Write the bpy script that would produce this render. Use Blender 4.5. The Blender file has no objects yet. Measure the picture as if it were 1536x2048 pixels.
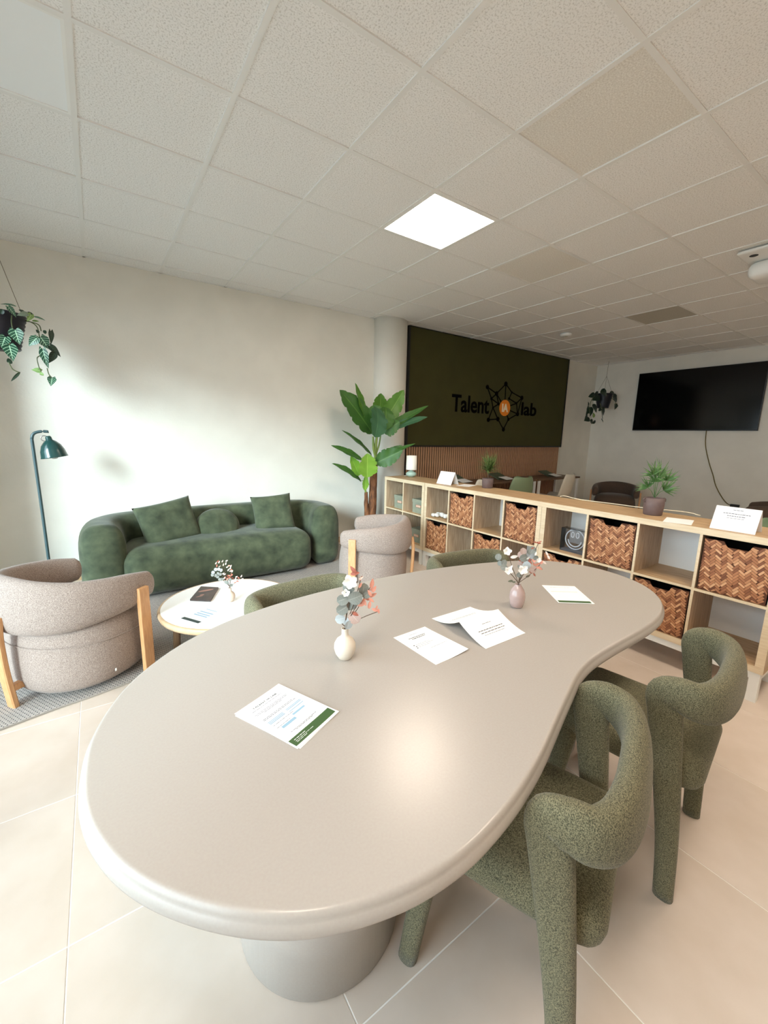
import bpy, bmesh, math, random
import numpy as np
from mathutils import Vector, Matrix, noise
random.seed(7)
SC = bpy.context.scene
PI = math.pi

# ------------------------------------------------------------------ camera
CAMZ = 1.44
FPX = 819.85
YAW, PITCH, ROLL = 0.6082, -0.1843, 0.0218
def cam_axes():
    f = np.array([math.sin(YAW)*math.cos(PITCH), math.cos(YAW)*math.cos(PITCH), math.sin(PITCH)])
    r = np.array([math.cos(YAW), -math.sin(YAW), 0.0]); u = np.cross(r, f)
    return r*math.cos(ROLL)+u*math.sin(ROLL), -r*math.sin(ROLL)+u*math.cos(ROLL), f
CR, CU, CF = cam_axes()
cd = bpy.data.cameras.new('camera'); cam = bpy.data.objects.new('camera', cd)
SC.collection.objects.link(cam)
cd.sensor_fit = 'HORIZONTAL'; cd.sensor_width = 36; cd.lens = FPX/1536*36; cd.clip_start = 0.02
m = Matrix.Identity(4)
for i in range(3):
    m[i][0] = CR[i]; m[i][1] = CU[i]; m[i][2] = -CF[i]
m[0][3] = 0; m[1][3] = 0; m[2][3] = CAMZ
cam.matrix_world = m
SC.camera = cam
def at(px, py, X=None, Y=None, Z=None):
    """world point seen at a photo pixel on a plane of known X, Y or Z"""
    d = CF*FPX + CR*(px-768) - CU*(py-1024)
    if X is not None: t = X/d[0]
    elif Y is not None: t = Y/d[1]
    else: t = (Z-CAMZ)/d[2]
    return Vector((d[0]*t, d[1]*t, d[2]*t+CAMZ))

# ------------------------------------------------------------------ light, exposure
SC.view_settings.view_transform = 'Standard'; SC.view_settings.look = 'None'
SC.view_settings.gamma = 1.0; SC.view_settings.exposure = 0.38
SC.view_settings.use_curve_mapping = False
try: SC.display_settings.display_device = 'sRGB'
except Exception: pass
SC.cycles.max_bounces = 12; SC.cycles.diffuse_bounces = 7; SC.cycles.use_denoising = True
SC.cycles.sample_clamp_indirect = 8
W = bpy.data.worlds.new('sky'); SC.world = W; W.use_nodes = True
bg = W.node_tree.nodes['Background']; bg.inputs[0].default_value = (0.74, 0.88, 1.0, 1); SKY = 5.5; bg.inputs[1].default_value = SKY
PANEL = 22.0
sl_ = bpy.data.lights.new('hazy_sun', 'SUN'); sl_.energy = 7.2; sl_.angle = math.radians(24); sl_.color = (.78, .93, 1.0)
so = bpy.data.objects.new('hazy_sun', sl_); SC.collection.objects.link(so); so.location = (-6, -5, 4)
so.rotation_euler = Vector((.64, .58, -.30)).to_track_quat('-Z', 'Y').to_euler()
WX = -1.0; WIN_Y0, WIN_Y1, WIN_Z0, WIN_Z1 = -0.2, 4.3, 0.12, 2.45
pl = bpy.data.lights.new('window_portal', 'AREA'); pl.shape = 'RECTANGLE'; pl.size = WIN_Z1-WIN_Z0; pl.size_y = WIN_Y1-WIN_Y0
pl.cycles.is_portal = True
po = bpy.data.objects.new('window_portal', pl); SC.collection.objects.link(po)
po.location = (WX-0.12, (WIN_Y0+WIN_Y1)/2, (WIN_Z0+WIN_Z1)/2); po.rotation_euler = (0, -PI/2, 0)

# ------------------------------------------------------------------ helpers
def lin(c):
    return tuple(((v/255)/12.92 if v/255 <= .04045 else ((v/255+.055)/1.055)**2.4) for v in c)+(1,)
MATS = {}
def mat(name, col, rough=.6, col2=None, nscale=20, bump=0, bscale=None, metal=0, sheen=0, stretch=None, detail=4, spec=.5, lo=.35, hi=.65, coat=0, bdist=.002):
    if name in MATS: return MATS[name]
    M = bpy.data.materials.new(name); M.use_nodes = True; nt = M.node_tree; N = nt.nodes; L = nt.links
    b = N['Principled BSDF']; b.inputs['Base Color'].default_value = lin(col); b.inputs['Roughness'].default_value = rough
    b.inputs['Metallic'].default_value = metal; b.inputs['Specular IOR Level'].default_value = spec
    if sheen:
        b.inputs['Sheen Weight'].default_value = sheen; b.inputs['Sheen Roughness'].default_value = .4
    if coat: b.inputs['Coat Weight'].default_value = coat; b.inputs['Coat Roughness'].default_value = .1
    tc = N.new('ShaderNodeTexCoord'); src = tc.outputs['Object']
    if stretch:
        mp = N.new('ShaderNodeMapping'); mp.inputs['Scale'].default_value = stretch; L.new(src, mp.inputs[0]); src = mp.outputs[0]
    if col2 is not None:
        n = N.new('ShaderNodeTexNoise'); n.inputs['Scale'].default_value = nscale; n.inputs['Detail'].default_value = detail; L.new(src, n.inputs['Vector'])
        r = N.new('ShaderNodeValToRGB'); r.color_ramp.elements[0].position = lo; r.color_ramp.elements[1].position = hi
        r.color_ramp.elements[0].color = lin(col); r.color_ramp.elements[1].color = lin(col2)
        L.new(n.outputs['Fac'], r.inputs['Fac']); L.new(r.outputs[0], b.inputs['Base Color'])
    if bump:
        n2 = N.new('ShaderNodeTexNoise'); n2.inputs['Scale'].default_value = bscale or nscale; n2.inputs['Detail'].default_value = 3; L.new(src, n2.inputs['Vector'])
        bp = N.new('ShaderNodeBump'); bp.inputs['Strength'].default_value = bump; bp.inputs['Distance'].default_value = bdist
        L.new(n2.outputs['Fac'], bp.inputs['Height']); L.new(bp.outputs[0], b.inputs['Normal'])
    MATS[name] = M; return M
def emit(name, col, s):
    M = bpy.data.materials.new(name); M.use_nodes = True; nt = M.node_tree
    b = nt.nodes['Principled BSDF']; b.inputs['Base Color'].default_value = (.8, .8, .8, 1)
    b.inputs['Emission Color'].default_value = lin(col); b.inputs['Emission Strength'].default_value = s
    return M
def link(o, parent=None):
    SC.collection.objects.link(o)
    if parent is not None: o.parent = parent
    return o
def obj(name, bm, material, parent=None, smooth=False, loc=None):
    me = bpy.data.meshes.new(name); bmesh.ops.recalc_face_normals(bm, faces=bm.faces[:]) if len(bm.faces) < 60000 else None
    bm.to_mesh(me); bm.free()
    if smooth: me.polygons.foreach_set('use_smooth', [True]*len(me.polygons))
    for mm in (material if isinstance(material, (list, tuple)) else [material]): me.materials.append(mm)
    o = bpy.data.objects.new(name, me)
    if loc: o.location = loc
    return link(o, parent)
def tag(o, label=None, cat=None, group=None, kind=None):
    if label: o['label'] = label
    if cat: o['category'] = cat
    if group: o['group'] = group
    if kind: o['kind'] = kind
    return o
def thing(name, label, cat, loc=(0, 0, 0), rz=0, group=None, kind=None):
    o = bpy.data.objects.new(name, None); o.empty_display_size = .1; o.location = loc; o.rotation_euler = (0, 0, rz)
    SC.collection.objects.link(o); return tag(o, label, cat, group, kind)
def box(bm, x0, x1, y0, y1, z0, z1, bev=0, mi=0, M=None):
    vs = [bm.verts.new(((x1 if i & 1 else x0), (y1 if i & 2 else y0), (z1 if i & 4 else z0))) for i in range(8)]
    fs = [bm.faces.new([vs[j] for j in q]) for q in ((0, 2, 3, 1), (4, 5, 7, 6), (0, 1, 5, 4), (2, 6, 7, 3), (0, 4, 6, 2), (1, 3, 7, 5))]
    for f in fs: f.material_index = mi
    if M is not None: bmesh.ops.transform(bm, matrix=M, verts=vs)
    if bev:
        es = list({e for f in fs for e in f.edges})
        bmesh.ops.bevel(bm, geom=es, offset=bev, segments=2, affect='EDGES', profile=.6)
    return vs
def bx(*a, **k):
    bm = bmesh.new(); box(bm, *a, **k); return bm
def lathe(bm, prof, c=(0, 0, 0), seg=32, cap0=True, cap1=True, ell=1.0):
    rings = []
    for r, z in prof:
        rings.append([bm.verts.new((c[0]+r*math.cos(2*PI*k/seg), c[1]+r*ell*math.sin(2*PI*k/seg), c[2]+z)) for k in range(seg)])
    for a, b in zip(rings, rings[1:]):
        for k in range(seg): bm.faces.new((a[k], a[(k+1) % seg], b[(k+1) % seg], b[k]))
    if cap0: bm.faces.new(rings[0][::-1])
    if cap1: bm.faces.new(rings[-1])
def crom(P, n):
    P = [np.array(p, float) for p in P]; out = []
    Q = [2*P[0]-P[1]]+P+[2*P[-1]-P[-2]]
    for i in range(1, len(Q)-2):
        for k in range(n):
            t = k/n; a, b, c, d = Q[i-1], Q[i], Q[i+1], Q[i+2]
            out.append(.5*((2*b)+(-a+c)*t+(2*a-5*b+4*c-d)*t*t+(-a+3*b-3*c+d)*t**3))
    out.append(P[-1]); return out
def sweep(bm, pts, a, b, out=None, seg=12, ex=1.0, cap='round', n=1):
    """pts: list of xyz; a,b half sizes (scalar or list); out: outward vector(s)"""
    K = len(pts)
    A = [a]*K if np.isscalar(a) else list(a); B = [b]*K if np.isscalar(b) else list(b)
    if out is None:
        O = [None]*K
    elif np.isscalar(out[0]): O = [out]*K
    else: O = out
    if O[0] is None:
        t = np.array(pts[1], float)-np.array(pts[0], float); h = np.array([0, 0, 1.]) if abs(t[2]) < .8*np.linalg.norm(t) else np.array([1., 0, 0]); O = [h]*K
    R = [list(pts[i])+[A[i], B[i]]+list(O[i]) for i in range(K)]
    if n > 1: R = crom(R, n)
    R = [np.array(r, float) for r in R]; K = len(R); rings = []
    def sgn(v): return math.copysign(abs(v)**ex, v)
    def ring(c, t, o, aa, bb):
        t = t/np.linalg.norm(t); o = o-t*(o@t); o = o/(np.linalg.norm(o)+1e-9); s = np.cross(t, o)
        return [bm.verts.new(c+o*aa*sgn(math.cos(2*PI*k/seg))+s*bb*sgn(math.sin(2*PI*k/seg))) for k in range(seg)]
    for i, r in enumerate(R):
        t = R[min(i+1, K-1)][:3]-R[max(i-1, 0)][:3]
        if cap == 'round' and i == 0:
            tt = t/np.linalg.norm(t)
            for q in (.15, .5, .85): 
                e = min(r[3], r[4]); rings.append(ring(r[:3]-tt*e*math.cos(q*PI/2)*.9, t, r[5:8], r[3]*math.sin(q*PI/2), r[4]*math.sin(q*PI/2)))
        rings.append(ring(r[:3], t, r[5:8], r[3], r[4]))
        if cap == 'round' and i == K-1:
            tt = t/np.linalg.norm(t)
            for q in (.85, .5, .15):
                e = min(r[3], r[4]); rings.append(ring(r[:3]+tt*e*math.cos(q*PI/2)*.9, t, r[5:8], r[3]*math.sin(q*PI/2), r[4]*math.sin(q*PI/2)))
    for x, y in zip(rings, rings[1:]):
        for k in range(seg): bm.faces.new((x[k], x[(k+1) % seg], y[(k+1) % seg], y[k]))
    if cap: bm.faces.new(rings[0][::-1]); bm.faces.new(rings[-1])
    return rings
def tube(pts, r, seg=8, n=4, cap='flat'):
    bm = bmesh.new(); sweep(bm, pts, r, r, seg=seg, n=n, cap=cap); return bm
def rbox(bm, c, s, r, n=10, fn=None):
    """rounded box; c centre, s full sizes, r radius"""
    hx, hy, hz = [v/2 for v in s]; vm = {}
    def V(i, j, k):
        key = (i, j, k)
        if key in vm: return vm[key]
        p = []
        for q, h in ((i, hx), (j, hy), (k, hz)):
            u = q/n*2-1; rr = min(r, h)
            p.append(u)
        P = []; D = []
        for u, h in zip(p, (hx, hy, hz)):
            rr = min(r, h*.999); e = 1-rr/h
            # denser near the edges
            uu = math.sin(u*PI/2)
            x = uu*h; cl = max(-(h-rr), min(h-rr, x)); P.append(cl); D.append((x-cl)/rr)
        mx = max(abs(v) for v in D); L = math.sqrt(sum(v*v for v in D)) or 1
        co = Vector([P[a]+ (D[a]/L*mx)*min(r, (hx, hy, hz)[a]*.999) for a in range(3)])
        if fn: co = fn(co)
        vm[key] = bm.verts.new(co+Vector(c)); return vm[key]
    for a in range(n):
        for b in range(n):
            for s_ in (0, n):
                for q in (lambda x, y: (s_, x, y), lambda x, y: (x, s_, y), lambda x, y: (x, y, s_)):
                    bm.faces.new([V(*q(a, b)), V(*q(a+1, b)), V(*q(a+1, b+1)), V(*q(a, b+1))])
def smoothclosed(P, n):
    P = [np.array(p, float) for p in P]; K = len(P); out = []
    for i in range(K):
        a, b, c, d = P[i-1], P[i], P[(i+1) % K], P[(i+2) % K]
        for k in range(n):
            t = k/n; out.append(.5*((2*b)+(-a+c)*t+(2*a-5*b+4*c-d)*t*t+(-a+3*b-3*c+d)*t**3))
    return out
def txt(name, body, size, Mw, material, parent, width=None, height=None, depth=.0004, bold=0.0, align='CENTER'):
    cu = bpy.data.curves.new(name, 'FONT'); cu.body = body; cu.size = size; cu.extrude = depth; cu.offset = bold
    cu.align_x = align; cu.align_y = 'CENTER'; cu.resolution_u = 3
    o = bpy.data.objects.new(name, cu); SC.collection.objects.link(o); bpy.context.view_layer.update()
    me = bpy.data.meshes.new_from_object(o.evaluated_get(bpy.context.evaluated_depsgraph_get())); bpy.data.objects.remove(o); bpy.data.curves.remove(cu)
    co = np.array([v.co[:] for v in me.vertices]); mn, mx = co.min(0), co.max(0)
    if width: co[:, 0] = (co[:, 0]-(mn[0]+mx[0])/2)*width/(mx[0]-mn[0])
    if height: co[:, 1] = (co[:, 1]-(mn[1]+mx[1])/2)*height/(mx[1]-mn[1])
    for v, c in zip(me.vertices, co): v.co = Mw @ Vector(c)
    me.materials.clear(); me.materials.append(material); me.name = name
    return link(bpy.data.objects.new(name, me), parent)

# ------------------------------------------------------------------ materials
WALL = mat('wall_paint', (232, 229, 220), .9, (226, 223, 214), 3, .25, 60, bdist=.003)
WHITE = mat('white_paint', (238, 238, 235), .45)
PAPER = mat('paper', (246, 247, 248), .7)
PRINT = mat('print_ink', (24, 24, 34), .7)
PRINT2 = mat('faint_ink', (84, 88, 106), .7)
TBLUE = mat('faint_blue_ink', (150, 182, 204), .7)
PGREEN = mat('print_green', (62, 92, 50), .6)
OAKH = mat('oak_grain_along', (200, 170, 132), .5, (172, 140, 102), 6, .1, 30, stretch=(14, 1, 14))
OAKV = mat('oak_grain_up', (196, 172, 144), .5, (170, 144, 116), 6, .1, 30, stretch=(14, 14, 1))
OAKL = mat('oak_edge', (234, 216, 186), .5, (224, 202, 168), 8, stretch=(10, 1, 10))
TABLE = mat('table_lacquer', (178, 171, 164), .27, (176, 168, 161), 200, spec=.5)
MELANGE = mat('green_melange', (60, 60, 43), .95, (134, 128, 100), 420, .5, 420, sheen=.12, detail=4, lo=.36, hi=.64)
def velvet():
    M = mat('green_velvet', (44, 53, 36), .92, (84, 92, 68), 10, .3, 300, sheen=.18, detail=14, lo=.28, hi=.74); return M
VELVET = velvet()
TAUPE = mat('taupe_melange', (120, 104, 96), .95, (172, 156, 146), 240, .5, 260, sheen=.15, detail=5, lo=.3, hi=.7)
POST = mat('honey_wood', (206, 158, 112), .45, (190, 138, 92), 12, stretch=(12, 12, 1.2))
DKWOOD = mat('dark_oak', (120, 92, 66), .5, (100, 74, 52), 12, stretch=(12, 12, 1.2))  # darker brown wood for the coffee table legs
FLOORM = mat('porcelain_tile', (214, 200, 188), .38, (206, 191, 177), 5, .12, 200, detail=8, bdist=.0006)
GROUT = mat('grout', (244, 240, 234), .9)
def ceil_mat():
    M = mat('ceiling_tile_face', (208, 204, 198), .95); nt = M.node_tree; N = nt.nodes; L = nt.links; b = N['Principled BSDF']
    tc = N.new('ShaderNodeTexCoord')
    n = N.new('ShaderNodeTexNoise'); n.inputs['Scale'].default_value = 140; n.inputs['Detail'].default_value = 5; n.inputs['Roughness'].default_value = .65; L.new(tc.outputs['Object'], n.inputs['Vector'])
    r = N.new('ShaderNodeValToRGB'); r.color_ramp.elements[0].position = .36; r.color_ramp.elements[1].position = .5
    r.color_ramp.elements[0].color = lin((208, 206, 202)); r.color_ramp.elements[1].color = lin((242, 241, 239))
    L.new(n.outputs['Fac'], r.inputs['Fac']); L.new(r.outputs[0], b.inputs['Base Color'])
    bp = N.new('ShaderNodeBump'); bp.inputs['Strength'].default_value = .5; bp.inputs['Distance'].default_value = .003
    L.new(n.outputs['Fac'], bp.inputs['Height']); L.new(bp.outputs[0], b.inputs['Normal']); return M
CTILE = ceil_mat()
GRIDW = mat('grid_white', (232, 231, 228), .6)
BLACK = mat('black', (10, 10, 11), .5)
DARKIN = mat('dark_lining', (26, 20, 16), .9)

# ------------------------------------------------------------------ setting
CZ = 2.936; WY = 4.79; TX = 8.6; BY = -2.6
def struct(name, bm, m, parent=None, smooth=False):
    o = obj(name, bm, m, parent, smooth)
    if parent is None: o['kind'] = 'structure'
    return o
floor = struct('floor', bx(WX-.2, TX+.2, BY-.2, WY+.2, -.12, -.0012), GROUT)
FX0, FY0, FS = -.191, .645, .598
me_tile = None
for i in range(-2, 15):
    for j in range(-6, 8):
        x0 = FX0+i*FS+.0018; x1 = x0+FS-.0036; y0 = FY0+j*FS+.0018; y1 = y0+FS-.0036
        x0 = max(x0, WX); x1 = min(x1, TX); y0 = max(y0, BY); y1 = min(y1, WY)
        if x1-x0 < .02 or y1-y0 < .02: continue
        full = abs(x1-x0-FS+.0036) < 1e-6 and abs(y1-y0-FS+.0036) < 1e-6
        if full and me_tile:
            o = bpy.data.objects.new('tile', me_tile); o.location = ((x0+x1)/2, (y0+y1)/2, random.uniform(-.0003, .0003)); link(o, floor)
        else:
            hx, hy = (x1-x0)/2, (y1-y0)/2
            o = obj('tile', bx(-hx, hx, -hy, hy, -.01, 0, bev=.0008), FLOORM, floor, loc=((x0+x1)/2, (y0+y1)/2, 0))
            if full: me_tile = o.data
struct('wall_sofa_side', bx(WX-.2, TX+.2, WY, WY+.2, 0, CZ+.1), WALL)
struct('wall_screen_side', bx(TX, TX+.2, BY, WY, 0, CZ+.1), WALL)
struct('wall_rear', bx(WX-.2, TX+.2, BY-.2, BY, 0, CZ+.1), WALL)
bm = bmesh.new()
box(bm, WX-.25, WX, BY, WIN_Y0, 0, CZ+.1); box(bm, WX-.25, WX, WIN_Y1, WY, 0, CZ+.1)
box(bm, WX-.25, WX, WIN_Y0, WIN_Y1, 0, WIN_Z0); box(bm, WX-.25, WX, WIN_Y0, WIN_Y1, WIN_Z1, CZ+.1)
struct('wall_window_side', bm, WALL)
win = thing('window_1', None, None, (WX-.15, 0, 0), kind='structure')
FR = mat('window_frame_grey', (70, 74, 78), .4)
nwin = 3; wy = (WIN_Y1-WIN_Y0)/nwin
g = bpy.data.materials.new('window_glass'); g.use_nodes = True; nt = g.node_tree; N = nt.nodes; L = nt.links
for n in list(N): N.remove(n)
mo = N.new('ShaderNodeOutputMaterial'); mx = N.new('ShaderNodeMixShader'); tr = N.new('ShaderNodeBsdfTransparent'); gl = N.new('ShaderNodeBsdfGlossy'); fr = N.new('ShaderNodeFresnel')
gl.inputs['Roughness'].default_value = .02; fr.inputs[0].default_value = 1.3; tr.inputs[0].default_value = (.95, .97, .96, 1)
L.new(fr.outputs[0], mx.inputs[0]); L.new(tr.outputs[0], mx.inputs[1]); L.new(gl.outputs[0], mx.inputs[2]); L.new(mx.outputs[0], mo.inputs[0])
GLASS = g
for k in range(nwin):
    y0 = WIN_Y0+k*wy; y1 = y0+wy; w = .035; bm = bmesh.new()
    box(bm, -.03, .03, y0, y0+w, WIN_Z0, WIN_Z1); box(bm, -.03, .03, y1-w, y1, WIN_Z0, WIN_Z1)
    box(bm, -.03, .03, y0+w, y1-w, WIN_Z0, WIN_Z0+w); box(bm, -.03, .03, y0+w, y1-w, WIN_Z1-w, WIN_Z1)
    obj('window_frame', bm, FR, win); obj('pane', bx(-.004, .004, y0+w, y1-w, WIN_Z0+w, WIN_Z1-w), GLASS, win)
pav = obj('pavement', bx(-14, WX-.25, -14, 14, -.2, -.05), mat('pavement', (120, 118, 114), .9, (108, 106, 102), 4)); pav['kind'] = 'structure'
struct('baseboard_sofa_side', bx(WX, TX, WY-.012, WY, 0, .075, bev=.003), mat('baseboard_oak', (196, 166, 126), .5, (180, 148, 108), 8, stretch=(1, 10, 10)))
struct('baseboard_screen_side', bx(TX-.012, TX, BY, WY-.012, 0, .075, bev=.003), MATS['baseboard_oak'])
# round column by the sofa wall
bm = bmesh.new(); lathe(bm, [(.235, 0), (.235, CZ)], (3.345, 4.74, 0), 48, ell=.85); struct('trim_1', bm, WALL, smooth=False)
c = bpy.data.objects['trim_1']; c.name = 'column'; c['kind'] = 'structure'
for p in c.data.polygons: p.use_smooth = abs(p.normal.z) < .5

# ceiling
ceil = struct('ceiling', bx(WX-.2, TX+.2, BY-.2, WY+.2, CZ+.03, CZ+.15), WHITE)
GX, GY, GS = .0473, .984, .6
LIT = {(3, 2), (3, -2), (7, -2), (-1, -2)}; OFF = {(-1, 2)}; DARK = {(9, 2)}
me_ct = None
GREYT = mat('darker_ceiling_tile', (196, 192, 180), .95, (180, 176, 164), 140)
GREYT2 = mat('aged_ceiling_tile', (238, 235, 228), .95, (214, 209, 200), 140)
for j in range(-2, 16):
    for i in range(-7, 8):
        x0 = GX+j*GS; x1 = x0+GS; y0 = GY+i*GS; y1 = y0+GS
        x0 = max(x0, WX); x1 = min(x1, TX); y0 = max(y0, BY); y1 = min(y1, WY)
        if x1-x0 < .03 or y1-y0 < .03 or (j, i) in LIT or (j, i) in OFF: continue
        full = x1-x0 > .599 and y1-y0 > .599
        mm = GREYT if (j, i) in DARK else (GREYT2 if (j, i) in {(5, 2), (3, 0)} else CTILE)
        z = CZ+random.uniform(-.0025, .002)
        if full and me_ct and mm is CTILE:
            o = bpy.data.objects.new('ceiling_tile', me_ct); link(o, ceil); o.location = ((x0+x1)/2, (y0+y1)/2, z)
            o.rotation_euler = (random.uniform(-.002, .002), random.uniform(-.002, .002), random.randrange(4)*PI/2)
        else:
            hx, hy = (x1-x0)/2-.004, (y1-y0)/2-.004
            o = obj('ceiling_tile', bx(-hx, hx, -hy, hy, 0, .015, bev=.002), mm, ceil, loc=((x0+x1)/2, (y0+y1)/2, z))
            if full and mm is CTILE: me_ct = o.data
for j in range(-1, 15):
    x = GX+j*GS
    if WX < x < TX: obj('grid_bar', bx(-.012, .012, BY, WY, -.004, .012), GRIDW, ceil, loc=(x, 0, CZ-.002))
for i in range(-5, 7):
    y = GY+i*GS
    if BY < y < WY: obj('grid_bar', bx(WX, TX, -.012, .012, -.0035, .012), GRIDW, ceil, loc=(0, y, CZ-.002))
struct('trim_1', bx(WX, TX, WY-.02, WY, CZ-.006, CZ+.02), GRIDW); struct('trim_2', bx(TX-.02, TX, BY, WY-.02, CZ-.006, CZ+.02), GRIDW)
LED = emit('led_diffuser', (255, 237, 216), PANEL); LEDOFF = mat('unlit_diffuser', (240, 243, 244), .6)
def panel(j, i, lit, label):
    t = thing('ceiling_light', label, 'light', (GX+(j+.5)*GS, GY+(i+.5)*GS, CZ))
    bm = bmesh.new(); h = .288; w = .012
    box(bm, -h, h, -h, -h+w, -.006, .02); box(bm, -h, h, h-w, h, -.006, .02); box(bm, -h, -h+w, -h+w, h-w, -.006, .02); box(bm, h-w, h, -h+w, h-w, -.006, .02)
    obj('frame', bm, WHITE, t); obj('diffuser', bx(-h+w, h-w, -h+w, h-w, -.002, .004), LED if lit else LEDOFF, t)
panel(3, 2, True, 'lit square ceiling light panel above the long table')
panel(-1, 2, False, 'unlit square ceiling light panel at the window end')
panel(3, -2, True, 'lit ceiling light panel behind the camera over the table row')
panel(7, -2, True, 'lit ceiling light panel behind the camera beyond the cabinets')
panel(-1, -2, True, 'lit ceiling light panel behind the camera beside the window')

# ------------------------------------------------------------------ wall panel, slats, screen
bp_ = thing('logo_panel', 'large dark olive green wall panel with the black Talent IA lab logo', 'sign', (5.58, WY, 1.31))
OLIVE = mat('olive_paint', (62, 60, 16), .8, (58, 56, 14), 4)
obj('board', bx(-1.9, 1.9, -.05, -.002, 0, 1.612), OLIVE, bp_)
bm = bmesh.new()
for q in ((-1.93, 1.93, -.056, -.002, -.02, 0), (-1.93, -1.9, -.056, -.002, 0, 1.612), (1.9, 1.93, -.056, -.002, 0, 1.612), (-1.93, 1.93, -.056, -.002, 1.612, 1.622)): box(bm, *q)
obj('edge_trim', bm, BLACK, bp_)
LY = WY-.053; LOGO = mat('logo_black', (3, 2, 2), .9, spec=.1); ORANGE = mat('logo_orange', (232, 132, 22), .6); CREAM = mat('logo_cream', (246, 232, 200), .6)
def L2(cx, cy, dy=0):
    p = at(cx/6.982+880, cy/6.982+740, Y=WY-.055); return Vector((p.x-5.58, -.053-dy, p.z-1.31))
RX = Matrix.Rotation(PI/2, 4, 'X')
def wtext(nm, s, c0, c1, zc, h, mm, dy=.002, bold=0.0):
    x0, x1 = c0-5.58, c1-5.58
    return txt(nm, s, .3, Matrix.Translation((( x0+x1)/2, -.052-dy, zc-1.31)) @ RX, mm, bp_, width=x1-x0, height=h, depth=.003, bold=bold)
wtext('lettering', 'Talent', 4.515, 5.355, 1.955, .262, LOGO, bold=.006)
wtext('lettering', 'lab', 6.19, 6.62, 1.955, .225, LOGO, bold=.006)
ND = dict(A=(662, 238, 1), B=(790, 330, 1.1), C=(920, 195, 1.15), D=(1143, 390, 1.1), E=(1083, 615, 1.1), F=(885, 830, 1.05), G=(675, 695, 1.05), H=(808, 685, 1.1), I=(718, 400, .7), J=(818, 475, .7), K=(740, 525, .55), L=(965, 400, .7), M=(1068, 465, .6), N=(955, 690, .75), O=(1003, 312, .5), Z=(903, 530, 0))
bm = bmesh.new()
def disc(bm, c, r, h, seg=20):
    a = [bm.verts.new((c.x+r*math.cos(2*PI*k/seg), c.y, c.z+r*math.sin(2*PI*k/seg))) for k in range(seg)]
    b = [bm.verts.new((v.co.x, v.co.y-h, v.co.z)) for v in a]
    bm.faces.new(b)
    for k in range(seg): bm.faces.new((a[k], a[(k+1) % seg], b[(k+1) % seg], b[k]))
for e in 'AB AI BC BI BJ BZ IJ IK JK KG KH GH CZ CO OL OD LM DM DE ME MZ EZ EN NF FH NZ'.split():
    p, q = L2(*ND[e[0]][:2]), L2(*ND[e[1]][:2]); d = (q-p).normalized(); s = Vector((-d.z, 0, d.x))*.009
    v = [bm.verts.new(x) for x in (p+s, p-s, q-s, q+s)]; w = [bm.verts.new(x.co+Vector((0, -.004, 0))) for x in v]
    bm.faces.new(w); 
    for k in range(4): bm.faces.new((v[k], v[(k+1) % 4], w[(k+1) % 4], w[k]))
for k, (x, y, s) in ND.items():
    if s: disc(bm, L2(x, y), .034*s, .006)
obj('network_emblem', bm, LOGO, bp_)
bm = bmesh.new(); zc = L2(903, 530); disc(bm, zc, .133, .010, 48); obj('orange_disc', bm, ORANGE, bp_)['label'] = 'orange disc with cream letters IA'
txt('lettering', 'IA', .2, Matrix.Translation((zc.x, zc.y-.0115, zc.z)) @ RX, CREAM, bp_, width=.155, height=.135, depth=.002, bold=.008)

sl = thing('slat_panel', 'brown vertical wood slat panelling under the green logo panel', 'wall panelling', (5.58, WY, 0))
obj('backing', bx(-1.9, 1.9, -.018, -.002, .02, 1.288), mat('slat_backing', (18, 13, 11), .9), sl)
SLAT = mat('walnut_slat', (196, 150, 116), .5, (164, 122, 92), 10, stretch=(20, 20, 1))
me = None; ns = 84
for k in range(ns):
    x = -1.9+3.8*(k+.5)/ns
    if me is None: o = obj('slat', bx(-.0125, .0125, -.032, -.018, .02, 1.288), SLAT, sl); me = o.data
    else: o = link(bpy.data.objects.new('slat', me), sl)
    o.location = (x, 0, 0)

tv = thing('television', 'large black wall-mounted flat television, switched off', 'television', (TX, 3.0, 2.165))
obj('casing', bx(-.055, -.012, -.93, .93, -.525, .525, bev=.004), mat('tv_plastic', (12, 12, 13), .4), tv)
obj('screen', bx(-.0575, -.054, -.918, .918, -.505, .515), mat('tv_screen', (2, 2, 3), .12, spec=.4), tv)
obj('wall_bracket', bx(-.013, -.001, -.3, .3, -.2, .2), BLACK, tv)
pts = [at(*p, X=TX-.012) for p in ((1413, 858), (1411, 890), (1418, 925), (1426, 950), (1431, 970), (1441, 990), (1452, 1005), (1462, 1011))]
o = obj('power_cord', tube([p for p in pts], .007, 6), mat('yellowed_cord', (112, 96, 44), .6)); tag(o, 'thin yellowish cord trailing down the wall below the television', 'cord')
q = at(1468, 1011, X=TX-.02); o2 = obj('plug_adapter', bx(q.x-.02, q.x+.018, q.y-.07, q.y+.05, q.z-.03, q.z+.02, bev=.005), BLACK); tag(o2, 'black plug adapter on the wall at the end of the yellowish cord', 'adapter')

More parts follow.
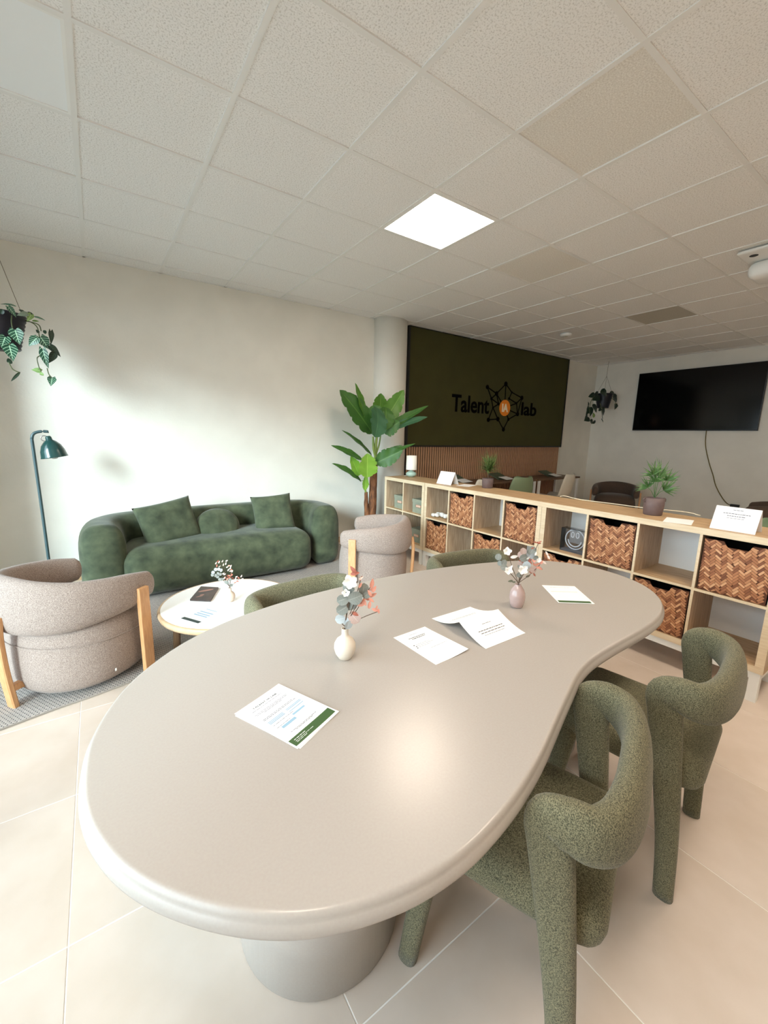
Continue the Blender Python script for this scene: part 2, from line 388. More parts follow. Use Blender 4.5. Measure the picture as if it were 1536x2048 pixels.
# ceiling fittings
sd = thing('smoke_detector', 'round white smoke detector on the ceiling in front of the logo panel', 'smoke detector', (5.68, 3.68, CZ-.002))
bm = bmesh.new(); lathe(bm, [(.055, -.038), (.075, -.03), (.08, -.012), (.08, -.001)], seg=32); obj('cover', bm, WHITE, sd, True)
bm = bmesh.new(); lathe(bm, [(.02, -.042), (.03, -.036)], seg=20); obj('sensor', bm, GREYT, sd)
pj = thing('ceiling_projector_mount', 'white rounded ceiling fitting with dark round holes at the right edge', 'ceiling fitting', (4.52, 1.22, CZ-.006))
bm = bmesh.new(); rbox(bm, (.02, 0, -.018), (.50, .30, .03), .03, 8); obj('ceiling_plate', bm, WHITE, pj, True)
bm = bmesh.new()
for a, b in ((-.13, .06), (-.13, -.08)): lathe(bm, [(.028, -.0345), (.028, -.03)], (a, b, 0), 20)
obj('hole', bm, BLACK, pj)
bm = bmesh.new(); rbox(bm, (.13, .0, -.10), (.30, .26, .13), .06, 8); obj('body', bm, WHITE, pj, True)
bm = bmesh.new(); lathe(bm, [(.06, -.05), (.06, -.03)], (.12, 0, 0), 24); obj('neck', bm, DARKIN, pj)

# ------------------------------------------------------------------ long table
OUT = [(-0.092, 0.897), (-0.09, 0.962), (-0.084, 1.025), (-0.066, 1.095), (-0.037, 1.168), (-0.002, 1.237), (0.053, 1.308), (0.13, 1.385), (0.214, 1.445), (0.317, 1.497), (0.427, 1.536), (0.566, 1.568), (0.718, 1.588), (0.878, 1.598), (1.079, 1.602), (1.292, 1.59), (1.553, 1.551), (1.813, 1.481), (2.04, 1.385), (2.165, 1.248), (2.215, 1.097), (2.199, 0.933), (2.13, 0.800), (2.015, 0.700), (1.902, 0.650), (1.789, 0.620), (1.633, 0.607), (1.468, 0.606), (1.334, 0.603), (1.225, 0.594), (1.132, 0.574), (1.038, 0.541), (0.935, 0.505), (0.85, 0.474), (0.746, 0.437), (0.647, 0.409), (0.566, 0.393), (0.492, 0.383), (0.431, 0.381), (0.36, 0.386), (0.29, 0.402), (0.219, 0.428), (0.16, 0.460), (0.105, 0.502), (0.05, 0.556), (-0.003, 0.622), (-0.044, 0.693), (-0.073, 0.77), (-0.087, 0.835)]
tb = thing('meeting_table', 'long kidney-shaped table with glossy taupe top on two round pedestals', 'table', (1.05, 1.0, 0))
P = smoothclosed(OUT, 5)
for _ in range(6):
    P = [(P[i-1]+2*P[i]+P[(i+1) % len(P)])/4 for i in range(len(P))]
K = len(P); NR = []
for i in range(K):
    t = P[(i+1) % K]-P[i-1]; t = t/np.linalg.norm(t); NR.append(np.array([t[1]*-1, t[0]])*-1)
ctr = sum(P)/K
prof = [(.075, .701), (.03, .702), (.014, .704), (.005, .709), (.0005, .716), (.0, .722), (.002, .730), (.0055, .735), (.007, .7375), (.008, .741), (.010, .7455), (.0135, .749), (.017, .75), (.019, .75), (.04, .75)]
bm = bmesh.new(); rings = []
for d, z in prof:
    rr = []
    for i in range(K):
        n = NR[i]
        if (np.array(ctr)-P[i]) @ n < 0 and False: n = -n
        q = P[i]+n*d; rr.append(bm.verts.new((q[0]-1.05, q[1]-1.0, z)))
    rings.append(rr)
for a, b in zip(rings, rings[1:]):
    for k in range(K): bm.faces.new((a[k], a[(k+1) % K], b[(k+1) % K], b[k]))
bm.faces.new(rings[0][::-1]); bm.faces.new(rings[-1])
obj('tabletop', bm, TABLE, tb, True)
for (x, y) in ((.455, .955), (1.66, 1.1)):
    bm = bmesh.new(); lathe(bm, [(.235, 0), (.24, .004), (.24, .699), (.236, .7005)], (x-1.05, y-1.0, 0), 64)
    o = obj('pedestal', bm, TABLE, tb, True)
    for p in o.data.polygons: p.use_smooth = abs(p.normal.z) < .5

# ------------------------------------------------------------------ dining chairs
def dining_chair(loc, rz, label, first=[None]):
    t = thing('dining_chair', label, 'chair', loc, rz, 'green upholstered chairs around the long table')
    if first[0]:
        for ch in first[0].children:
            c = ch.copy(); link(c, t)
        return t
    first[0] = t
    half = [((.216, -.178, 0), (1, 0, 0), .021, .028), ((.222, -.165, .2), (1, 0, 0), .023, .031), ((.231, -.140, .42), (1, 0, 0), .025, .038), ((.237, -.112, .62), (1, 0, 0), .028, .046),
            ((.24, -.102, .692), (1, .0, .1), .029, .047), ((.241, -.138, .710), (1, -.1, .1), .031, .050), ((.229, -.178, .702), (.95, -.4, .1), .032, .057), ((.182, -.210, .694), (.6, -.85, .12), .033, .065), ((.10, -.228, .690), (.3, -1, .14), .033, .070), ((0, -.232, .688), (0, -1, .15), .033, .072)]
    full = half+[((-p[0], p[1], p[2]), (-o[0], o[1], o[2]), a, b) for p, o, a, b in half[-2::-1]]
    R = [list(p)+[a, b]+list(o) for p, o, a, b in full]
    R = [np.array(r, float) for r in crom(R, 6)]
    n = len(R); cut = 6*3
    def seg(R_, c0, c1):
        bm = bmesh.new(); rings = []
        for i, r in enumerate(R_): rings.append(r)
        sweep(bm, [r[:3] for r in R_], [r[3] for r in R_], [r[4] for r in R_], [r[5:8] for r in R_], seg=20, ex=.82, cap=None)
        bm.verts.ensure_lookup_table(); V_ = bm.verts
        if c0: bm.faces.new([V_[k] for k in range(20)][::-1])
        if c1: bm.faces.new([V_[k] for k in range(len(V_)-20, len(V_))])
        return bm
    obj('leg', seg(R[:cut+1], 1, 0), MELANGE, t, True); obj('leg', seg(R[n-1-cut:], 0, 1), MELANGE, t, True)
    obj('backrest', seg(R[cut:n-cut], 0, 0), MELANGE, t, True)
    for s in (1, -1):
        bm = bmesh.new(); sweep(bm, [(s*.205, .225, 0), (s*.195, .20, .2), (s*.185, .17, .42)], [.022, .025, .028], [.027, .03, .034], (1, 0, 0), seg=16, ex=.82, cap='flat', n=4)
        obj('leg', bm, MELANGE, t, True)
    def f(co):
        y = co.y; w = 1-.10*max(0, -y/.25)**2
        z = co.z
        if y < 0 and z < 0: z *= 1-.45*max(0, -y/.24)**2*0
        k = max(0, (-y-.08)/.16)
        return Vector((co.x*w, y, z+.0-.012*math.cos(co.x*6)*0))
    bm = bmesh.new(); rbox(bm, (0, .01, .425), (.43, .47, .105), .05, 14, f)
    obj('seat', bm, MELANGE, t, True)
    # piping seam round the outside of the back
    return t
dining_chair((.865, .549, 0), math.radians(20), 'green felt chair on the near side of the table, nearest the camera')
dining_chair((1.561, .565, 0), math.radians(9), 'green felt chair on the near side of the table, nearer the cabinets')
dining_chair((.735, 1.525, 0), math.radians(187), 'green felt chair tucked under the far side of the table before the coffee table')
dining_chair((1.73, 1.49, 0), math.radians(172), 'green felt chair tucked under the far side of the table near the cabinets')

# ------------------------------------------------------------------ armchairs
BROWN = mat('brown_fabric', (72, 58, 48), .95, (98, 80, 68), 150, .4, 260, sheen=.2, detail=6, lo=.3, hi=.7)
def armchair(loc, rz, label, fab, first={}):
    t = thing('armchair', label, 'armchair', loc, rz)
    key = fab.name
    if key in first:
        for ch in first[key].children:
            c = ch.copy(); link(c, t)
        return t
    first[key] = t
    half = [((.235, -.318, .53), (0, -1, 0), .044, .075), ((.12, -.335, .53), (-.1, -1, 0), .050, .098), ((-.03, -.326, .53), (-.3, -1, .0), .052, .115), ((-.17, -.268, .53), (-.6, -.8, .05), .054, .13), ((-.258, -.155, .535), (-.9, -.4, .08), .054, .142), ((-.285, 0, .54), (-1, 0, .1), .054, .147)]
    full = half+[((p[0], -p[1], p[2]), (o[0], -o[1], o[2]), a, b) for p, o, a, b in half[-2::-1]]
    bm = bmesh.new(); sweep(bm, [f[0] for f in full], [f[2] for f in full], [f[3] for f in full], [f[1] for f in full], seg=24, ex=.85, cap='round', n=7)
    obj('backrest', bm, fab, t, True)
    bm = bmesh.new(); rings = []; seg = 56
    for z, s in ((.035, .80), (.045, .88), (.075, .95), (.13, .99), (.22, 1.0), (.30, .995), (.36, .975), (.41, .94), (.445, .87), (.468, .75), (.48, .55), (.487, .3)):
        rr = []
        for k in range(seg):
            a = 2*PI*k/seg; c, s_ = math.cos(a), math.sin(a); e = .72 if c > 0 else .92
            x = .02+.318*s*math.copysign(abs(c)**e, c); y = .34*s*math.copysign(abs(s_)**(.8 if c > 0 else .92), s_)
            rr.append(bm.verts.new((x, y, z)))
        rings.append(rr)
    for a, b in zip(rings, rings[1:]):
        for k in range(seg): bm.faces.new((a[k], a[(k+1) % seg], b[(k+1) % seg], b[k]))
    bm.faces.new(rings[0][::-1]); bm.faces.new(rings[-1])
    seat = obj('seat', bm, fab, t, True)
    pts = []
    for k in range(57):
        a = 2*PI*k/56; c, s_ = math.cos(a), math.sin(a); e = .72 if c > 0 else .92
        pts.append((.02+.3185*math.copysign(abs(c)**e, c), .3405*math.copysign(abs(s_)**(.8 if c > 0 else .92), s_), .30-.02*c))
    bm = bmesh.new(); sweep(bm, pts, .0028, .0028, seg=6, cap=None); obj('seam', bm, fab, seat)
    bm = bmesh.new(); box(bm, -.02, -.012, -.340, -.3375, .10, .115); obj('care_tag', bm, PAPER, seat)
    # posts: two front, one rear
    for s in (-1, 1):
        y = s*.389; bm = bmesh.new()
        box(bm, .118, .182, y-.014, y+.014, 0, .545, bev=.005); o = obj('leg', bm, POST, t)
    bm = bmesh.new(); sweep(bm, [(-.335, 0, 0), (-.352, 0, .2), (-.357, 0, .38), (-.350, 0, .46), (-.342, 0, .50)], .016, .031, (1, 0, 0), seg=10, ex=.5, cap='flat', n=4); obj('leg', bm, POST, t)
    bm = bmesh.new(); box(bm, -.345, -.25, -.018, .018, .085, .12, bev=.004); obj('stretcher', bm, POST, t)
    return t
armchair((-.203, 2.862, .006), math.radians(35), 'taupe barrel armchair with wooden legs at the window end, seen from behind', TAUPE)
armchair((2.11, 3.155, .006), math.radians(138), 'taupe barrel armchair between the green sofa and the cabinets', TAUPE)
armchair((7.75, 3.72, 0), math.radians(206), 'brown barrel armchair in the far corner beneath the small hanging plant', BROWN)
armchair((7.5, 1.50, 0), math.radians(100), 'brown barrel armchair under the television at the right edge', BROWN)

# ------------------------------------------------------------------ rug
def rug_mat():
    M = mat('woven_rug', (182, 172, 162), .95); nt = M.node_tree; N = nt.nodes; L = nt.links; b = N['Principled BSDF']
    tc = N.new('ShaderNodeTexCoord'); mp = N.new('ShaderNodeMapping'); mp.inputs['Rotation'].default_value = (0, 0, math.radians(12)); L.new(tc.outputs['Object'], mp.inputs[0])
    br = N.new('ShaderNodeTexBrick'); br.inputs['Scale'].default_value = 1; br.inputs['Brick Width'].default_value = .022; br.inputs['Row Height'].default_value = .0125; br.inputs['Mortar Size'].default_value = .0026; br.inputs['Mortar Smooth'].default_value = .6
    br.inputs['Color1'].default_value = lin((206, 197, 188)); br.inputs['Color2'].default_value = lin((192, 184, 176)); br.inputs['Mortar'].default_value = lin((104, 99, 100)); L.new(mp.outputs[0], br.inputs['Vector'])
    L.new(br.outputs['Color'], b.inputs['Base Color'])
    bp = N.new('ShaderNodeBump'); bp.inputs['Strength'].default_value = .8; bp.inputs['Distance'].default_value = .003; bp.invert = True
    L.new(br.outputs['Fac'], bp.inputs['Height']); L.new(bp.outputs[0], b.inputs['Normal']); return M
E_ = [(-.97, 2.37), (-.75, 2.42), (-.505, 2.478), (-.3, 2.525), (-.15, 2.548), (.012, 2.583), (.5, 2.69), (1.2, 2.82), (1.9, 2.93), (2.45, 3.0), (2.50, 3.05), (2.52, 3.6), (2.56, 4.2), (2.58, 4.62), (2.52, 4.66), (1.5, 4.66), (.3, 4.66), (-.9, 4.66), (-.97, 4.6), (-.97, 3.4)]
rg = thing('rug', 'large flat-woven grey beige rug under the sofa group', 'rug', (.8, 3.5, 0))
def flatpoly(bm, P, z0, z1, o=(0, 0)):
    a = [bm.verts.new((x-o[0], y-o[1], z0)) for x, y in P]; b = [bm.verts.new((x-o[0], y-o[1], z1)) for x, y in P]
    bm.faces.new(b); bm.faces.new(a[::-1])
    for k in range(len(P)): bm.faces.new((a[k], a[(k+1) % len(P)], b[(k+1) % len(P)], b[k]))
EP = [tuple(p) for p in smoothclosed(E_, 6)]
bm = bmesh.new(); flatpoly(bm, EP, .0006, .006, (.8, 3.5)); obj('woven_field', bm, rug_mat(), rg)
bm = bmesh.new(); sweep(bm, [(x-.8, y-3.5, .0055) for x, y in EP+[EP[0]]], .005, .005, seg=6, cap=None); obj('bound_edge', bm, mat('rug_edge', (150, 142, 134), .9), rg)

# ------------------------------------------------------------------ sofa
sf = thing('sofa', 'long curved dark green velvet sofa against the white wall', 'sofa', (1.0, 4.3, .006))
path = [((-1.03, -.30, .335), (-1, 0, 0)), ((-1.04, -.10, .335), (-1, 0, 0)), ((-1.0, .08, .335), (-.9, .35, 0)), ((-.86, .22, .335), (-.45, .9, 0)), ((-.6, .275, .335), (-.1, 1, 0)), ((0, .285, .335), (0, 1, 0)), ((.6, .275, .335), (.1, 1, 0)), ((.86, .22, .335), (.45, .9, 0)), ((1.0, .08, .335), (.9, .35, 0)), ((1.03, -.10, .335), (1, 0, 0)), ((1.01, -.27, .335), (1, 0, 0))]
R = [list(p)+list(o) for p, o in path]; R = crom(R, 7); bm = bmesh.new(); n = len(R); rings = []; SG = 36
def sec(r, k, sc=1.0, shift=0):
    a = 2*PI*k/SG; c, s_ = math.cos(a), math.sin(a); e = .55
    o = r[3:6]/np.linalg.norm(r[3:6])
    zz = .33*math.copysign(abs(s_)**(.62 if s_ > 0 else .4), s_)
    th = .165*math.copysign(abs(c)**.62, c)
    return r[:3]+o*th*sc+np.array([0, 0, zz*(sc if sc < 1 else 1)])
for i, r in enumerate(R):
    t = R[min(i+1, n-1)][:3]-R[max(i-1, 0)][:3]; t = t/np.linalg.norm(t)
    if i == 0:
        for q in (.12, .35, .6, .82): rings.append([bm.verts.new(np.array(sec(r, k, math.sin(q*PI/2)**.8))-t*.11*math.cos(q*PI/2)) for k in range(SG)])
    rings.append([bm.verts.new(sec(r, k)) for k in range(SG)])
    if i == n-1:
        for q in (.82, .6, .35, .12): rings.append([bm.verts.new(np.array(sec(r, k, math.sin(q*PI/2)**.8))+t*.11*math.cos(q*PI/2)) for k in range(SG)])
for a, b in zip(rings, rings[1:]):
    for k in range(SG): bm.faces.new((a[k], a[(k+1) % SG], b[(k+1) % SG], b[k]))
bm.faces.new(rings[0][::-1]); bm.faces.new(rings[-1])
obj('backrest', bm, VELVET, sf, True)
def fs(co):
    z = co.z; y = co.y
    if z > 0: z += .03*(1-(co.x/.85)**2)*(1-(y/.42)**2)
    if y < 0: y -= .035*(1-abs(z/.22)**2)*1.0
    return Vector((co.x, y, z+.004*noise.noise(Vector((co.x*4, co.y*4, 3)))))
bm = bmesh.new(); rbox(bm, (-.06, -.08, .225), (1.70, .70, .42), .12, 26, fs); obj('seat', bm, VELVET, sf, True)
pts = [(x/20*1.68-.9, -.462+.0*abs(x-10)-.0, .30+.02*math.sin(x)) for x in range(0)]
def cushion(name, label, c, w, h, th, rot, mat_, roundy=False, grp=None):
    bm = bmesh.new(); n = 22
    def S(u, v):
        if roundy:
            r = math.sqrt(u*u+v*v); return th*max(0, 1-min(1, r)**2.6)**.6
        return th*((1-u**4)*(1-v**4))**.55
    for s in (1, -1):
        vs = {}
        for i in range(n+1):
            for j in range(n+1):
                u, v = i/n*2-1, j/n*2-1
                if roundy:
                    # square to disc
                    x = u*math.sqrt(1-v*v/2); y = v*math.sqrt(1-u*u/2); X, Y = x*w/2, y*h/2; z = S(x, y)
                else:
                    pin = 1-.06*(1-abs(v)**2)*(abs(u)**6); pin2 = 1-.06*(1-abs(u)**2)*(abs(v)**6)
                    X, Y = u*w/2*pin, v*h/2*pin2; z = S(u, v)
                z *= 1+.12*noise.noise(Vector((u*2.1, v*2.1, s*4+c[0]*3)))
                edge = i in (0, n) or j in (0, n)
                vs[i, j] = bm.verts.new((X, Y, 0 if edge else s*max(z, .001)/2))
        for i in range(n):
            for j in range(n): bm.faces.new((vs[i, j], vs[i+1, j], vs[i+1, j+1], vs[i, j+1]))
    bmesh.ops.remove_doubles(bm, verts=bm.verts, dist=.0002)
    o = obj(name, bm, mat_, None, True); o.location = c; o.rotation_euler = rot; tag(o, label, 'cushion', grp); return o
cushion('scatter_cushion', 'green velvet square cushion at the left end of the sofa', (.49, 4.22, .595), .50, .42, .17, (math.radians(68), math.radians(-9), math.radians(10)), VELVET, grp='green cushions on the sofa')
cushion('scatter_cushion', 'round green velvet cushion in the middle of the sofa', (.93, 4.24, .525), .42, .35, .17, (math.radians(60), 0, math.radians(4)), VELVET, True, 'green cushions on the sofa')
cushion('scatter_cushion', 'green velvet square cushion at the right end of the sofa', (1.49, 4.22, .60), .42, .40, .16, (math.radians(68), math.radians(-4), math.radians(-10)), VELVET, grp='green cushions on the sofa')

# ------------------------------------------------------------------ coffee table
ct = thing('coffee_table', 'round low coffee table with white top and oak rim', 'table', (.63, 2.66, .006))
CH = .345
bm = bmesh.new(); lathe(bm, [(.395, CH-.042), (.415, CH-.036), (.422, CH-.02), (.421, CH-.006), (.416, CH), (.405, CH)], seg=72); obj('rim', bm, mat('ash_rim', (206, 178, 144), .45, (190, 160, 126), 10), ct, True)
bm = bmesh.new(); lathe(bm, [(.404, CH-.004), (.404, CH+.0008), (.402, CH+.0016)], seg=72); o = obj('tabletop', bm, mat('white_laminate', (245, 245, 243), .35), ct)
for k in range(4):
    a = math.radians(150+90*k+6); x, y = .33*math.cos(a), .33*math.sin(a)
    bm = bmesh.new(); sweep(bm, [(x*1.04, y*1.04, 0), (x, y, CH-.04)], .021, .021, (math.cos(a), math.sin(a), 0), seg=12, ex=.6, cap='flat'); obj('leg', bm, DKWOOD, ct, True)

# ------------------------------------------------------------------ floor lamp
TEAL = mat('dark_teal_enamel', (28, 66, 64), .22, coat=.4)
TEALP = mat('dark_teal_tube', (62, 84, 88), .35)
LY_ = 4.42; p0 = at(95, 1129, Y=LY_); lx = p0.x+.012
fl = thing('floor_lamp', 'slim dark teal floor lamp with a dome shade beside the sofa', 'lamp', (lx, LY_, 0))
ptop = at(57, 885, Y=LY_); sx = at(93, 880, Y=LY_)
zt = at(80, 863, Y=LY_).z
obj('pole', tube([(0, 0, .01), (0, 0, .7), (-.004, 0, zt-.12), (-.004, 0, zt-.06), (.012, 0, zt-.018), (.055, 0, zt), (.10, 0, zt), (sx.x-lx+.01, 0, zt-.003)], .0115, 12, 5), TEALP, fl, True)
bm = bmesh.new(); lathe(bm, [(.0, .0), (.125, 0), (.13, .006), (.125, .014), (.02, .02), (.0, .02)], seg=40); obj('base', bm, TEALP, fl, True)
sh = thing('tmp', None, None); bpy.data.objects.remove(sh)
cxs = sx.x-lx+.012; zs = zt-.035
bm = bmesh.new(); lathe(bm, [(.014, 0), (.021, -.010), (.024, -.034), (.044, -.048), (.068, -.078), (.084, -.12), (.092, -.168), (.096, -.176), (.093, -.178), (.088, -.168), (.080, -.12), (.064, -.083), (.038, -.056)], seg=44, cap1=False)
Mt = Matrix.Rotation(math.radians(-9), 4, 'Y'); bmesh.ops.transform(bm, matrix=Mt, verts=bm.verts)
o = obj('lamp_shade', bm, TEAL, fl, True); o.location = (cxs, 0, zs)
bm = bmesh.new(); lathe(bm, [(.0, -.192), (.016, -.19), (.028, -.176), (.03, -.155), (.018, -.12), (.014, -.075)], seg=24, cap0=False); bmesh.ops.transform(bm, matrix=Mt, verts=bm.verts)
o = obj('bulb', bm, mat('bulb_white', (238, 238, 235), .3), fl, True); o.location = (cxs, 0, zs)
bm = bmesh.new(); sweep(bm, [(.022*math.cos(a*PI/8)-.005, 0, .0+.022*math.sin(a*PI/8)-.02) for a in range(17)], .004, .004, (0, 1, 0), seg=8, cap=None); o = obj('shade_ring', bm, mat('steel', (180, 180, 180), .3, metal=1), fl, True); o.location = (cxs-.02, 0, zs)

# ------------------------------------------------------------------ cabinets
CX0, CX1 = 2.922, 3.312; LEG = .176; CT = LEG+.765
def cabinet(yhi, nc, label):
    w = nc*.335+(nc-1)*.015+.08; ylo = yhi-w
    t = thing('cube_cabinet', label, 'cabinet', (CX0, ylo, 0), 0, 'oak cube cabinets dividing the room'); D = CX1-CX0
    obj('top_panel', bx(0, D, .0005, w-.0005, LEG+.725, CT, bev=.001), OAKH, t)
    obj('bottom_panel', bx(0, D, .0005, w-.0005, LEG, LEG+.04, bev=.001), OAKH, t)
    for y in (.0005, w-.0405): obj('side_panel', bx(0, D, y, y+.04, LEG+.04, LEG+.725), OAKV, t)
    for k in range(1, nc):
        y = .04+k*.35-.015; obj('divider', bx(.001, D-.001, y, y+.015, LEG+.04, LEG+.725), OAKV, t)
    for k in range(nc):
        y = .04+k*.35; obj('shelf', bx(.001, D-.001, y, y+.335, LEG+.375, LEG+.39), OAKH, t)
    bm = bmesh.new(); z = LEG
    for a, b, y0, y1 in ((-.001, 0, 0, w),):
        box(bm, -.0012, 0, 0, w, LEG+.726, CT-.001); box(bm, -.0012, 0, 0, w, LEG+.001, LEG+.039)
        box(bm, -.0012, 0, .001, .04, LEG+.04, LEG+.725); box(bm, -.0012, 0, w-.04, w-.001, LEG+.04, LEG+.725)
        for k in range(1, nc): yy = .04+k*.35-.015; box(bm, -.0006, .001, yy, yy+.015, LEG+.04, LEG+.725)
        for k in range(nc): yy = .04+k*.35; box(bm, -.0006, .001, yy, yy+.335, LEG+.375, LEG+.39)
    obj('edge_banding', bm, OAKL, t)
    obj('back_panel', bx(D-.012, D-.004, .04, w-.04, LEG+.04, LEG+.725), WHITE, t)
    bm = bmesh.new()
    box(bm, .004, .034, .01, w-.01, LEG-.04, LEG-.0005); box(bm, D-.034, D-.004, .01, w-.01, LEG-.04, LEG-.0005)
    box(bm, .034, D-.034, .01, .04, LEG-.04, LEG-.0005); box(bm, .034, D-.034, w-.04, w-.01, LEG-.04, LEG-.0005); obj('base_frame', bm, WHITE, t)
    for x in (.004, D-.05):
        for y in (.01, w-.056): obj('leg', bx(x, x+.046, y, y+.046, 0, LEG-.04), WHITE, t)
    return t
Y1, Y2, Y3 = 4.1927, 3.4227, 1.9577
cabinet(Y1, 2, 'two-by-two oak cube cabinet with grey-green boxes next to the column')
cabinet(Y2, 4, 'four-wide oak cube cabinet in the middle of the row')
cabinet(Y3, 4, 'four-wide oak cube cabinet holding the clear smiley lamp box')
def cell(yhi, k, row): return yhi-.04-k*.35-.335, (LEG+.04 if row == 0 else LEG+.39)

def strip_mat():
    M = mat('bamboo_strip', (190, 130, 80), .55); nt = M.node_tree; N = nt.nodes; L = nt.links; b = N['Principled BSDF']
    ge = N.new('ShaderNodeNewGeometry'); r = N.new('ShaderNodeValToRGB'); e = r.color_ramp.elements
    e[0].position = 0; e[0].color = lin((112, 66, 42)); e[1].position = 1; e[1].color = lin((222, 174, 132))
    x = e.new(.15); x.color = lin((158, 102, 68)); x = e.new(.5); x.color = lin((184, 126, 86)); x = e.new(.8); x.color = lin((202, 148, 106))
    L.new(ge.outputs['Random Per Island'], r.inputs['Fac']); L.new(r.outputs[0], b.inputs['Base Color'])
    return M
STRIP = strip_mat()
bproto = []
def notch_top(u): # top edge of the front panel as function of u (metres from centre)
    a = abs(u)
    if a < .048: return .315-.032
    if a < .066: return .315-.032*(1-(a-.048)/.018)
    return .315
def basket(yc, z, label, seed):
    t = thing('woven_basket', label, 'basket', (CX0, yc, z), 0, 'woven bamboo baskets in the cabinets')
    if bproto:
        for ch in bproto[0].children: c = ch.copy(); link(c, t)
    else:
        bproto.append(t)
        H = .315; w = .158
        prof = [(-w, .002), (w, .002), (w, H), (.066, H), (.048, H-.032), (-.048, H-.032), (-.066, H), (-w, H)]
        bm = bmesh.new(); a = [bm.verts.new((.010, y, zz)) for y, zz in prof]; b = [bm.verts.new((.018, y, zz)) for y, zz in prof]
        bm.faces.new(a); bm.faces.new(b[::-1])
        for k in range(8): bm.faces.new((a[k], a[(k+1) % 8], b[(k+1) % 8], b[k]))
        obj('front_panel', bm, mat('basket_backing', (92, 52, 30), .8), t)  # dark brown backing board behind the woven strips
        bm = bmesh.new(); box(bm, .018, .36, -w, -w+.008, .002, H); box(bm, .018, .36, w-.008, w, .002, H); box(bm, .352, .36, -w, w, .002, H); box(bm, .018, .36, -w, w, .002, .01)
        obj('lining', bm, DARKIN, t)
        bm = bmesh.new(); Wd = .0128; n = 3; rnd = random.Random(seed)
        ca, sa = math.cos(math.radians(52)), math.sin(math.radians(52))
        for s in range(-60, 60):
            for mm in range(-12, 12):
                for kind in (0, 1):
                    if kind == 0: x0, y0, lx_, ly_ = s+2*n*mm, s, n, 1
                    else: x0, y0, lx_, ly_ = s+n+2*n*mm, s-n+1, 1, n
                    cx, cy = (x0+lx_/2)*Wd, (y0+ly_/2)*Wd
                    u, v = cx*ca-cy*sa, cx*sa+cy*ca+.16
                    if abs(u) > w or v < 0 or v > notch_top(u): continue
                    g = .0006; hx, hy = lx_*Wd/2-g, ly_*Wd/2-g; q = []
                    lift = .004+rnd.uniform(-.001, .001)
                    for (dx, dy) in ((-hx, -hy), (hx, -hy), (hx, hy), (-hx, hy)):
                        X_, Y_ = cx+dx, cy+dy; uu, vv = X_*ca-Y_*sa, X_*sa+Y_*ca+.16
                        uu = max(-w, min(w, uu)); vv = max(.002, min(notch_top(uu)+.001, vv)); q.append((uu, vv))
                    long = max(hx, hy)
                    f1 = [bm.verts.new((.010, -uu, vv)) for uu, vv in q]; mu = sum(p[0] for p in q)/4; mv = sum(p[1] for p in q)/4
                    f2 = [bm.verts.new((.010-lift*(.55 if True else 1), -(mu+(uu-mu)*.94), mv+(vv-mv)*.94)) for uu, vv in q]
                    f2[0].co.x += .002; f2[1].co.x += (.002 if kind else 0); f2[3].co.x += (0 if kind else .002)
                    bm.faces.new(f2)
                    for k in range(4): bm.faces.new((f1[k], f1[(k+1) % 4], f2[(k+1) % 4], f2[k]))
        o = obj('woven_strips', bm, STRIP, t); o['kind'] = 'stuff'
    return t
for yh, k, row, lab in ((Y2, 0, 0, 'woven basket in the lower left cube of the middle cabinet'), (Y2, 1, 1, 'woven basket in the upper row, second cube of the middle cabinet'), (Y2, 2, 0, 'woven basket in the lower row, third cube of the middle cabinet'), (Y2, 3, 1, 'woven basket in the upper right cube of the middle cabinet'),
                    (Y3, 0, 0, 'woven basket below the clear smiley lamp box'), (Y3, 1, 1, 'woven basket in the upper cube right of the smiley lamp box'), (Y3, 2, 0, 'woven basket in the lower row behind the end of the table'), (Y3, 3, 1, 'largest-looking woven basket at the right edge, under the tent card')):
    y0, z0 = cell(yh, k, row); basket(y0+.1675, z0, lab, 3)

BOXM = mat('grey_green_board', (150, 154, 136), .8, (142, 146, 128), 30); COPPER = mat('copper', (206, 150, 118), .35, metal=.6)
def storage_box(yh, k, row, dy, label):
    y0, z0 = cell(yh, k, row); t = thing('storage_box', label, 'box', (2.975, y0+.16+dy, z0), 0, 'grey-green lidded boxes in the small cabinet')
    obj('body', bx(.004, .30, -.108, .108, .0, .135), BOXM, t); obj('lid', bx(0, .304, -.113, .113, .12, .16, bev=.002), BOXM, t)
    bm = bmesh.new(); box(bm, .0, .004, -.045, .045, .068, .072); box(bm, .0, .004, -.045, .045, .094, .098); box(bm, .0, .004, -.045, -.04, .068, .098); box(bm, .0, .004, .04, .045, .068, .098); obj('label_holder', bm, COPPER, t)
    obj('label_card', bx(.001, .0035, -.04, .04, .072, .094), mat('peach_card', (226, 190, 168), .6), t)
storage_box(Y1, 0, 1, -.03, 'grey-green lidded box in the upper left cube beside the column')
storage_box(Y1, 1, 1, -.04, 'grey-green lidded box in the upper cube under the table lamp side')
storage_box(Y1, 1, 0, -.02, 'grey-green lidded box in the lower cube behind the armchair')

